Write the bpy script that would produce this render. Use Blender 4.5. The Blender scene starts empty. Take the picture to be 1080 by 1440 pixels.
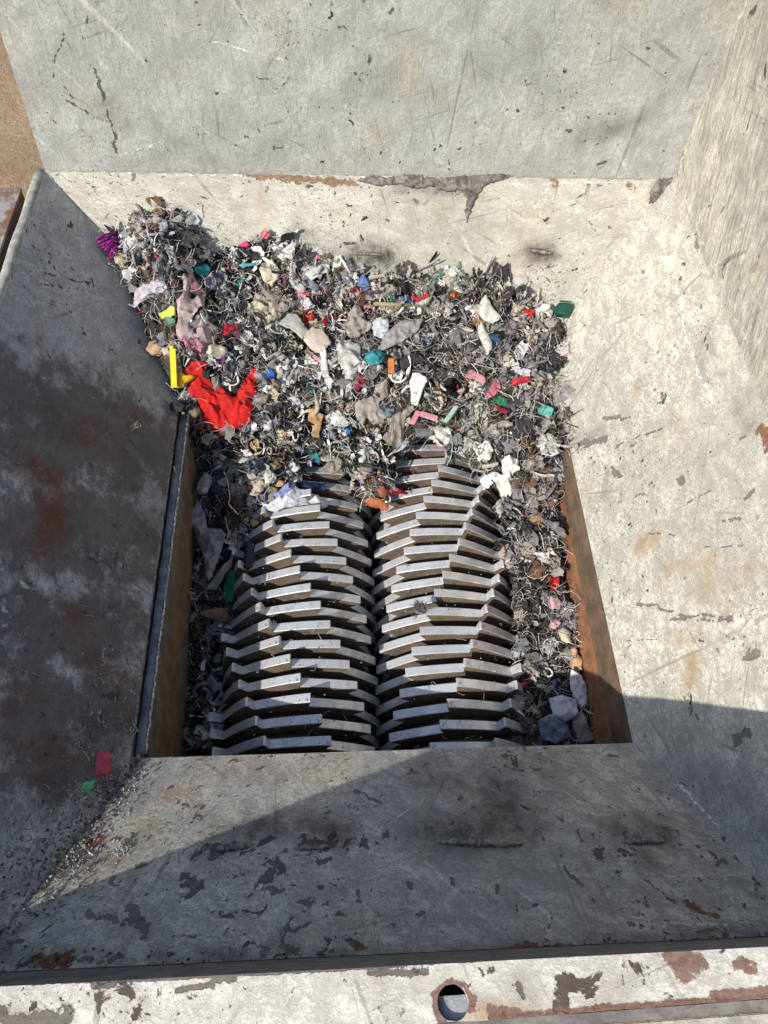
import bpy, math, random
import numpy as np
from mathutils import Vector, Matrix, noise as mnoise
from mathutils.geometry import delaunay_2d_cdt

# ------------------------------------------------------------------ camera, world, sun, exposure
S = bpy.context.scene
CP = np.array([-.0810, -.3115, 1.2262]); PITCH, YAW, ROLL, FPX = 1.00913, .1080, .0790, 1048.
Fw = np.array([math.sin(YAW)*math.cos(PITCH), math.cos(YAW)*math.cos(PITCH), -math.sin(PITCH)])
_R = np.array([math.cos(YAW), -math.sin(YAW), 0.]); _U = np.cross(_R, Fw)
Rt = _R*math.cos(ROLL)+_U*math.sin(ROLL); Up = -_R*math.sin(ROLL)+_U*math.cos(ROLL)
cam = bpy.data.objects.new('camera', bpy.data.cameras.new('camera')); S.collection.objects.link(cam)
cam.matrix_world = Matrix([[Rt[i], Up[i], -Fw[i], CP[i]] for i in range(3)]+[[0, 0, 0, 1]])
cam.data.sensor_fit = 'VERTICAL'; cam.data.sensor_height = 36; cam.data.lens = FPX/1440*36
cam.data.clip_start = .02; cam.data.clip_end = 2000
S.camera = cam
SUN = np.array([-.731, -.682, .683]); SUN /= np.linalg.norm(SUN)
w = bpy.data.worlds.new('World'); S.world = w; w.use_nodes = True
sk = w.node_tree.nodes.new('ShaderNodeTexSky'); sk.sky_type = 'NISHITA'; sk.sun_disc = False
sk.sun_elevation = math.asin(SUN[2]); sk.sun_rotation = math.atan2(SUN[0], SUN[1])
w.node_tree.links.new(sk.outputs[0], w.node_tree.nodes['Background'].inputs[0])
w.node_tree.nodes['Background'].inputs[1].default_value = .15
sl = bpy.data.lights.new('sun', 'SUN'); sl.energy = 4.6; sl.angle = math.radians(.5); sl.color = (1, .95, .87)
so = bpy.data.objects.new('sun', sl); S.collection.objects.link(so); so.location = (-3, -3, 4)
so.rotation_euler = Vector(SUN).to_track_quat('Z', 'Y').to_euler()
S.view_settings.view_transform = 'Standard'; S.view_settings.look = 'None'
S.view_settings.exposure = 0.12; S.view_settings.gamma = 1
S.cycles.max_bounces = 6

# ------------------------------------------------------------------ helpers
COL = S.collection
rnd = random.Random(7)
def ray(x, y): return Fw+Rt*(x-540)/FPX-Up*(y-720)/FPX
def un(x, y, P, n):                       # photo pixel -> point on a plane
    d = ray(x, y); n = np.array(n, float); P = np.array(P, float)
    return CP+d*(((P-CP)@n)/(d@n))
def zpt(x, y, z): return un(x, y, (0, 0, z), (0, 0, 1))
def topx(P):
    d = np.atleast_2d(P)-CP; z = d@Fw
    return np.stack([540+FPX*(d@Rt)/z, 720-FPX*(d@Up)/z], 1)
def mesh(name, V, F, mats=(), parent=None, smooth=False, mi=None, uv=None):
    me = bpy.data.meshes.new(name); me.from_pydata([tuple(map(float, p)) for p in V], [], [tuple(int(i) for i in f) for f in F])
    if not isinstance(mats, (list, tuple)): mats = [mats]
    for m in mats: me.materials.append(m)
    if mi is not None: me.polygons.foreach_set('material_index', np.array(mi, dtype=np.int32))
    if smooth: me.polygons.foreach_set('use_smooth', np.ones(len(F), dtype=bool))
    me.update(); o = bpy.data.objects.new(name, me); COL.objects.link(o)
    if parent: o.parent = parent; o.matrix_parent_inverse = Matrix.Translation(parent.location).inverted() if parent.location.length else Matrix.Identity(4)
    return o
def tag(o, label, cat, group=None, kind=None):
    if label: o['label'] = label
    if cat: o['category'] = cat
    if group: o['group'] = group
    if kind: o['kind'] = kind
    return o
def empty(name, label, cat, loc=(0, 0, 0), group=None):
    o = bpy.data.objects.new(name, None); COL.objects.link(o); o.location = loc; o.empty_display_size = .05
    return tag(o, label, cat, group)
def inpoly(P, poly):
    P = np.atleast_2d(P); poly = np.array(poly, float); x, y = P[:, 0], P[:, 1]; r = np.zeros(len(P), bool)
    j = len(poly)-1
    for i in range(len(poly)):
        xi, yi = poly[i]; xj, yj = poly[j]
        c = ((yi > y) != (yj > y)); t = (xj-xi)*(y-yi)/((yj-yi) if yj != yi else 1e-9)+xi
        r ^= c & (x < t); j = i
    return r
class MB:
    def __init__(s): s.V = []; s.F = []; s.M = []; s.C = []
    def add(s, V, F, m=0, c=None):
        b = len(s.V); s.V += [tuple(map(float, v)) for v in V]; s.F += [tuple(i+b for i in f) for f in F]; s.M += [m]*len(F)
        if c is not None: s.C += [c]*len(V)
    def box(s, a, b, m=0):
        x0, y0, z0 = a; x1, y1, z1 = b
        s.add([(x0, y0, z0), (x1, y0, z0), (x1, y1, z0), (x0, y1, z0), (x0, y0, z1), (x1, y0, z1), (x1, y1, z1), (x0, y1, z1)],
              [(0, 3, 2, 1), (4, 5, 6, 7), (0, 1, 5, 4), (1, 2, 6, 5), (2, 3, 7, 6), (3, 0, 4, 7)], m)
    def build(s, name, mats, parent=None, smooth=False):
        o = mesh(name, s.V, s.F, mats, parent, smooth, s.M)
        if s.C:
            a = o.data.color_attributes.new('col', 'FLOAT_COLOR', 'POINT')
            a.data.foreach_set('color', np.array([list(c)+[1] for c in s.C], dtype=np.float32).ravel())
        return o

# ------------------------------------------------------------------ node helpers
class NT:
    def __init__(s, name, uv=True):
        s.m = bpy.data.materials.new(name); s.m.use_nodes = True; s.t = s.m.node_tree; s.n = s.t.nodes
        s.b = s.n['Principled BSDF']
        if uv: s.co = s.n.new('ShaderNodeUVMap').outputs[0]
        else: s.co = s.n.new('ShaderNodeTexCoord').outputs['Object']
    def inp(s, i, v):
        if hasattr(v, 'links'): s.t.links.new(v, i)
        elif isinstance(v, (tuple, list)) and len(v) == 3 and i.type == 'RGBA': i.default_value = (*v, 1)
        else: i.default_value = v
    def noise(s, sc, det=4, rough=.6, dist=0, off=(0, 0, 0), rot=0, str=(1, 1, 1)):
        mp = s.n.new('ShaderNodeMapping'); s.inp(mp.inputs[0], s.co); mp.inputs[1].default_value = off
        mp.inputs[2].default_value = (0, 0, rot); mp.inputs[3].default_value = str
        if rot:                            # rotate first, then stretch
            mp.inputs[3].default_value = (1, 1, 1); m2 = s.n.new('ShaderNodeMapping'); s.inp(m2.inputs[0], mp.outputs[0]); m2.inputs[3].default_value = str; mp = m2
        x = s.n.new('ShaderNodeTexNoise'); s.inp(x.inputs[0], mp.outputs[0]); x.inputs['Scale'].default_value = sc
        x.inputs['Detail'].default_value = det; x.inputs['Roughness'].default_value = rough; x.inputs['Distortion'].default_value = dist
        return x.outputs[0]
    def vor(s, sc, off=(0, 0, 0), feat='F1'):
        mp = s.n.new('ShaderNodeMapping'); s.inp(mp.inputs[0], s.co); mp.inputs[1].default_value = off
        x = s.n.new('ShaderNodeTexVoronoi'); x.feature = feat; s.inp(x.inputs[0], mp.outputs[0]); x.inputs['Scale'].default_value = sc
        return x.outputs[0]
    def math(s, op, a, b=0, c=0, clamp=False):
        x = s.n.new('ShaderNodeMath'); x.operation = op; x.use_clamp = clamp
        s.inp(x.inputs[0], a); s.inp(x.inputs[1], b); s.inp(x.inputs[2], c); return x.outputs[0]
    def step(s, v, lo, hi, a=0., b=1.):
        x = s.n.new('ShaderNodeMapRange'); x.interpolation_type = 'SMOOTHSTEP'; s.inp(x.inputs[0], v)
        x.inputs[1].default_value = lo; x.inputs[2].default_value = hi; x.inputs[3].default_value = a; x.inputs[4].default_value = b
        return x.outputs[0]
    def mix(s, f, a, b, mode='MIX'):
        x = s.n.new('ShaderNodeMix'); x.data_type = 'RGBA'; x.blend_type = mode
        s.inp(x.inputs[0], f); s.inp(x.inputs[6], a); s.inp(x.inputs[7], b); return x.outputs[2]
    def attr(s, name):
        x = s.n.new('ShaderNodeAttribute'); x.attribute_name = name; return x.outputs['Fac']
    def attrc(s, name):
        x = s.n.new('ShaderNodeAttribute'); x.attribute_name = name; return x.outputs['Color']
    def out(s, col, rough=.7, h=None, hd=.001, hs=1., metal=0., spec=.5):
        s.inp(s.b.inputs['Base Color'], col); s.inp(s.b.inputs['Roughness'], rough); s.inp(s.b.inputs['Metallic'], metal)
        s.b.inputs['Specular IOR Level'].default_value = spec
        if h is not None:
            x = s.n.new('ShaderNodeBump'); x.inputs['Strength'].default_value = hs; x.inputs['Distance'].default_value = hd
            s.inp(x.inputs['Height'], h); s.t.links.new(x.outputs[0], s.b.inputs['Normal'])
        return s.m

def plate_mat(name, pa, pb, dirt, dark, spk=.5, seed=0., streak=0., streak_rot=0., chips=0., grain=.35, rustc=(.13, .05, .025), bumpk=1., mott=0., stainc=(.36, .2, .07), markc=None, litec=(.84, .82, .75)):
    """worn, grimy painted sheet steel; attributes dark / rust / lite / soot / tint carry wear with a shape of its own, and a painted lit edge"""
    t = NT(name); o = (seed, seed*1.7, 0)
    big = t.noise(3.2, 5, .62, .3, off=o); mid = t.noise(16, 6, .68, .2, off=(o[1], o[0], 0)); fine = t.noise(110, 5, .75, off=o)
    grit = t.noise(420, 3, .7, off=o)
    c = t.mix(t.step(big, .36, .64), pa, pb)
    c = t.mix(t.step(t.math('ADD', t.math('MULTIPLY', mid, .65), t.math('MULTIPLY', fine, .35)), .44, .66, 0, .62), c, dirt)
    yel = t.step(t.noise(5.5, 6, .7, 0, off=(seed+9, 3, 0)), .53, .70, 0, .4)
    c = t.mix(yel, c, (.42, .36, .2))
    f = t.math('MULTIPLY_ADD', t.math('SUBTRACT', t.math('ADD', t.math('MULTIPLY', fine, .5), t.math('MULTIPLY', grit, .5)), .5), grain*4, 1.)
    c = t.mix(1., c, t_rgb(t, f), 'MULTIPLY')
    # scratches in several directions
    sc = None
    for k, (r, s1) in enumerate([(.5, 60), (1.25, 75), (2.2, 55), (2.85, 85), (1.62, 48)]):
        n = t.noise(s1, 2, .5, .25, off=(seed+k*3.3, k, 0), rot=r, str=(.05, 1, 1))
        m = t.math('MULTIPLY', t.step(n, .655, .71), t.step(t.noise(7, 3, .6, off=(k*5.1+seed, 2, 0)), .46, .60))
        sc = m if sc is None else t.math('MAXIMUM', sc, m)
    c = t.mix(t.math('MULTIPLY', sc, .5), c, dark)
    cl = t.step(t.noise(2.1, 6, .7, .6, off=(seed+20, 4, 0)), .48, .68, 0, .38); c = t.mix(cl, c, dirt)
    sl_ = t.math('MULTIPLY', t.step(t.noise(70, 2, .5, .3, off=(seed, 8, 0), rot=.9, str=(.04, 1, 1)), .64, .70), t.step(t.noise(6, 3, .6, off=(1, seed, 0)), .45, .58))
    c = t.mix(t.math('MULTIPLY', sl_, .45), c, (.75, .74, .68))
    h = t.math('MULTIPLY_ADD', mid, 1.2, t.math('MULTIPLY_ADD', fine, .7, t.math('MULTIPLY', grit, .35)))
    if mott:
        m1 = t.noise(210, 7, .85, off=(seed, 6, 0), rot=streak_rot, str=(.45, 1, 1)); m2 = t.noise(38, 7, .8, off=(seed+3, 2, 0), rot=streak_rot+.4, str=(.6, 1, 1))
        mo = t.step(t.math('ADD', t.math('MULTIPLY', m1, .45), t.math('MULTIPLY', m2, .55)), .46, .575)
        c = t.mix(t.math('MULTIPLY', mo, mott), c, dirt); h = t.math('MULTIPLY_ADD', mo, -.25, h)
    if streak:
        st = t.math('ADD', t.math('MULTIPLY', t.noise(120, 5, .7, .4, off=(seed, 0, 0), rot=streak_rot, str=(.16, 1, 1)), .55), t.math('MULTIPLY', t.noise(45, 6, .75, .5, off=(seed, 0, 0), rot=streak_rot+.12, str=(.3, 1, 1)), .45))
        sm = t.step(st, .47, .62); c = t.mix(t.math('MULTIPLY', sm, streak), c, dirt); h = t.math('MULTIPLY_ADD', sm, -.9*streak, h)
    # small dark specks, clustered
    dens = t.noise(4, 4, .6, off=(seed, 5, 0))
    s1 = t.step(t.math('MULTIPLY_ADD', dens, .35, t.noise(62, 3, .6, .4, off=(2, seed, 0))), .90-.05*spk, .925-.05*spk)
    s2 = t.step(t.math('MULTIPLY_ADD', dens, .3, t.noise(150, 2, .6, .2, off=(7, seed, 0))), .875-.04*spk, .90-.04*spk)
    sp = t.math('MAXIMUM', s1, t.math('MULTIPLY', s2, .8)); c = t.mix(sp, c, dark)
    h = t.math('MULTIPLY_ADD', sp, -.6, h)
    if chips:
        ch = t.step(t.math('MULTIPLY_ADD', t.noise(5, 4, .65, off=(seed, 1, 0)), .8, t.noise(26, 6, .6, .5, off=(4, seed, 0))), 1.13-chips*.1, 1.16-chips*.1)
        c = t.mix(ch, c, dark); h = t.math('MULTIPLY_ADD', ch, -1., h)
    # tints: grease and soot, then marks with ragged edges
    wob = t.math('MULTIPLY', t.math('SUBTRACT', t.math('ADD', t.math('MULTIPLY', t.noise(38, 6, .75, .6, off=(3, 3, 0)), .65), t.math('MULTIPLY', t.noise(130, 4, .7, off=(1, 3, 0)), .35)), .5), 3.0)
    wb2 = t.math('MULTIPLY', t.math('SUBTRACT', t.noise(14, 6, .75, off=(5, 3, 0)), .5), 2.2)
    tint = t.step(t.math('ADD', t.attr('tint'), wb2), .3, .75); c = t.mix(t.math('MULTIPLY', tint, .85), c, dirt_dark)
    soot = t.math('MULTIPLY', t.attr('soot'), t.step(t.math('ADD', t.math('MULTIPLY', mid, .6), t.math('MULTIPLY', fine, .4)), .36, .6, .35, 1)); c = t.mix(soot, c, (.02, .02, .018))
    stain = t.math('MULTIPLY', t.attr('stain'), t.step(t.math('MULTIPLY_ADD', mid, .8, t.math('MULTIPLY', fine, .4)), .42, .72)); c = t.mix(stain, c, stainc)
    dk = t.step(t.math('ADD', t.attr('dark'), wob), .42, .58); c = t.mix(t.math('MULTIPLY', dk, .85), c, markc or dark)
    ru = t.step(t.math('ADD', t.attr('rust'), wob), .4, .6)
    c = t.mix(t.math('MULTIPLY', ru, .92), c, t.mix(t.step(fine, .35, .65), rustc, tuple(q*1.9 for q in rustc)))
    li = t.step(t.math('ADD', t.attr('lite'), wob), .4, .62); c = t.mix(t.math('MULTIPLY', li, .8), c, litec)
    h = t.math('MULTIPLY_ADD', dk, -1., t.math('MULTIPLY_ADD', li, .5, h))
    return t.out(c, t.step(mid, .3, .7, .5, .8), h, .0016*bumpk, 1., spec=.35)
def t_rgb(t, v):
    x = t.n.new('ShaderNodeCombineColor')
    for i in range(3): t.inp(x.inputs[i], v)
    return x.outputs[0]
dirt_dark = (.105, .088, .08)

M = {}
M['backwall'] = plate_mat('paint_back_wall', (.48, .48, .445), (.40, .405, .375), (.27, .27, .25), (.055, .05, .048), .45, 1.3, grain=.8, streak=.35, streak_rot=1.5, bumpk=.6, mott=.45)
M['back'] = plate_mat('paint_back_slope', (.56, .535, .45), (.48, .46, .385), (.31, .29, .24), (.06, .05, .045), .8, 4.1, grain=.8, mott=.4, chips=.1, bumpk=.8, markc=(.12, .1, .085), rustc=(.15, .085, .05))
M['right'] = plate_mat('paint_right_slope', (.66, .63, .52), (.52, .50, .43), (.34, .32, .27), (.09, .08, .07), .8, 7.7, streak=.3, streak_rot=-.35, chips=.15, bumpk=.8, grain=1.1, mott=.8, markc=(.15, .13, .11))
M['rightwall'] = plate_mat('paint_right_wall', (.74, .70, .59), (.6, .575, .48), (.30, .28, .23), (.06, .05, .045), .3, 2.9, streak=.6, streak_rot=1.15, bumpk=2.0, grain=.7, mott=.3)
M['near'] = plate_mat('paint_near_slope', (.58, .54, .47), (.44, .425, .39), (.28, .265, .24), (.125, .116, .108), 1.1, 5.5, chips=.9, bumpk=1.1, mott=.7, grain=.9, litec=(.62, .6, .56))
M['left'] = plate_mat('bare_left_slope', (.56, .545, .52), (.44, .43, .41), (.27, .26, .245), (.06, .052, .048), .5, 3.3, chips=.3, stainc=(.15, .055, .028), bumpk=1.2, grain=.9, mott=.6, litec=(.6, .58, .55))
M['rim'] = plate_mat('cream_rim_paint', (.66, .64, .56), (.57, .55, .48), (.38, .34, .29), (.09, .065, .055), .8, 8.8, chips=1.1, rustc=(.13, .07, .05), grain=.6, mott=.4, bumpk=.7)

def simple(name, ca, cb, sc=40, rough=.8, hd=.0012, metal=0., lo=.38, hi=.62, spec=.4, det=5):
    t = NT(name, uv=False); n = t.noise(sc, det, .65, .2); n2 = t.noise(sc*7, 3, .7)
    c = t.mix(t.step(n, lo, hi), ca, cb)
    c = t.mix(1., c, t_rgb(t, t.math('MULTIPLY_ADD', t.math('SUBTRACT', n2, .5), .9, 1.)), 'MULTIPLY')
    return t.out(c, rough, t.math('MULTIPLY_ADD', n2, .5, n), hd, 1., metal, spec)
def cloth_mat(name, c, k=.35, hd=.0007, spec=.1, rough=.95, weave=900):
    t = NT(name, uv=False); a = t.noise(60, 4, .6); b = t.noise(weave, 2, .6)
    d = tuple(x*(1-k*.8)*.9 for x in c); l = tuple(min(1, x*(1+k*.3)) for x in c)
    cc = t.mix(t.step(a, .35, .65), d, l); cc = t.mix(1., cc, t_rgb(t, t.math('MULTIPLY_ADD', t.math('SUBTRACT', b, .5), .5, 1.)), 'MULTIPLY')
    # dust and soot of the heap
    cc = t.mix(t.step(t.noise(95, 5, .7, off=(3, 1, 2)), .50, .68, 0, .6), cc, (.13, .115, .105))
    return t.out(cc, rough, t.math('MULTIPLY_ADD', a, 1., t.math('MULTIPLY', b, .4)), hd, 1., 0, spec)
M['rustwall'] = simple('rusty_liner', (.30, .13, .06), (.17, .085, .05), 22, .85, .001)
M['brownwall'] = simple('brown_liner_edge', (.19, .125, .075), (.11, .08, .055), 26, .8, .001)
M['darksteel'] = simple('dark_steel', (.05, .048, .046), (.09, .08, .072), 20, .6, .001)
M['bluesteel'] = simple('greasy_blue_steel', (.22, .23, .24), (.12, .125, .13), 34, .45, .0014, .4)
M['weld'] = simple('weld_bead', (.38, .35, .31), (.16, .145, .13), 160, .45, .002, .6)
M['brightedge'] = simple('worn_bright_edge', (.5, .47, .42), (.22, .19, .16), 220, .5, .0015, .3)
M['galv'] = simple('zinc_grey', (.33, .34, .34), (.24, .25, .25), 90, .4, .0004, .5)
M['sand'] = simple('sand', (.46, .3, .17), (.36, .225, .12), 5, .95, .02)

def tooth_mats():
    t = NT('worn_cutter_rim', uv=False); a = t.noise(26, 5, .6, .3); b = t.noise(350, 3, .6)
    s = t.noise(60, 3, .6, .2, str=(1, .1, 1)); e = t.noise(120, 4, .7, off=(2, 2, 2))
    c = t.mix(t.step(a, .35, .65), (.74, .75, .77), (.56, .555, .55))
    c = t.mix(t.step(s, .55, .7, 0, .35), c, (.7, .7, .7))
    c = t.mix(t.step(e, .6, .7, 0, .8), c, (.14, .11, .08))
    rim = t.out(c, t.step(a, .3, .7, .36, .55), t.math('MULTIPLY_ADD', b, .3, s), .0005, 1., .5, .5)
    t = NT('dusty_cutter_side', uv=False); a = t.noise(40, 5, .65); b = t.noise(300, 3, .7)
    c = t.mix(t.step(a, .35, .65), (.2, .15, .105), (.12, .09, .068))
    c = t.mix(t.step(b, .55, .75, 0, .5), c, (.3, .27, .24))
    side = t.out(c, .9, t.math('MULTIPLY_ADD', b, .6, a), .001)
    return rim, side
M['tooth_rim'], M['tooth_side'] = tooth_mats()

# ------------------------------------------------------------------ hopper geometry (metres; throat plane z = 0)
NL = np.array([-.402, 0, 0]); NR = np.array([.395, 0, 0]); FL = np.array([-.402, .93, 0]); FR = np.array([.395, .93, 0])
A = zpt(60, 240, .273); A[0] = -.68; B = zpt(950, 253, .273); A[1] = B[1] = (A[1]+B[1])/2; B[0] = .64; YB = A[1]; print('A', A, 'B', B)
YW = -.286
HL = np.array([-.54, YW, .137]); HR = np.array([.538, YW, .137])
NB = np.cross(FR-FL, A-FL); NN = np.cross([1, 0, 0], HL-NL); NRt = np.cross(FR-NR, B-FR); NLt = np.cross(FL-NL, A-FL)
PL = {'back': (FL, NB), 'near': (NL, NN), 'right': (NR, NRt), 'left': (NL, NLt), 'backwall': ((0, YB, 0), (0, 1, 0)), 'rightwall': ((.64, 0, 0), (1, 0, 0))}
def on(pl, x, y): return un(x, y, *PL[pl])

hopper = empty('shredder_hopper', 'pale worn steel feed hopper with sloping sides around the cutter opening', 'hopper', (0, 0, 0))

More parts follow.
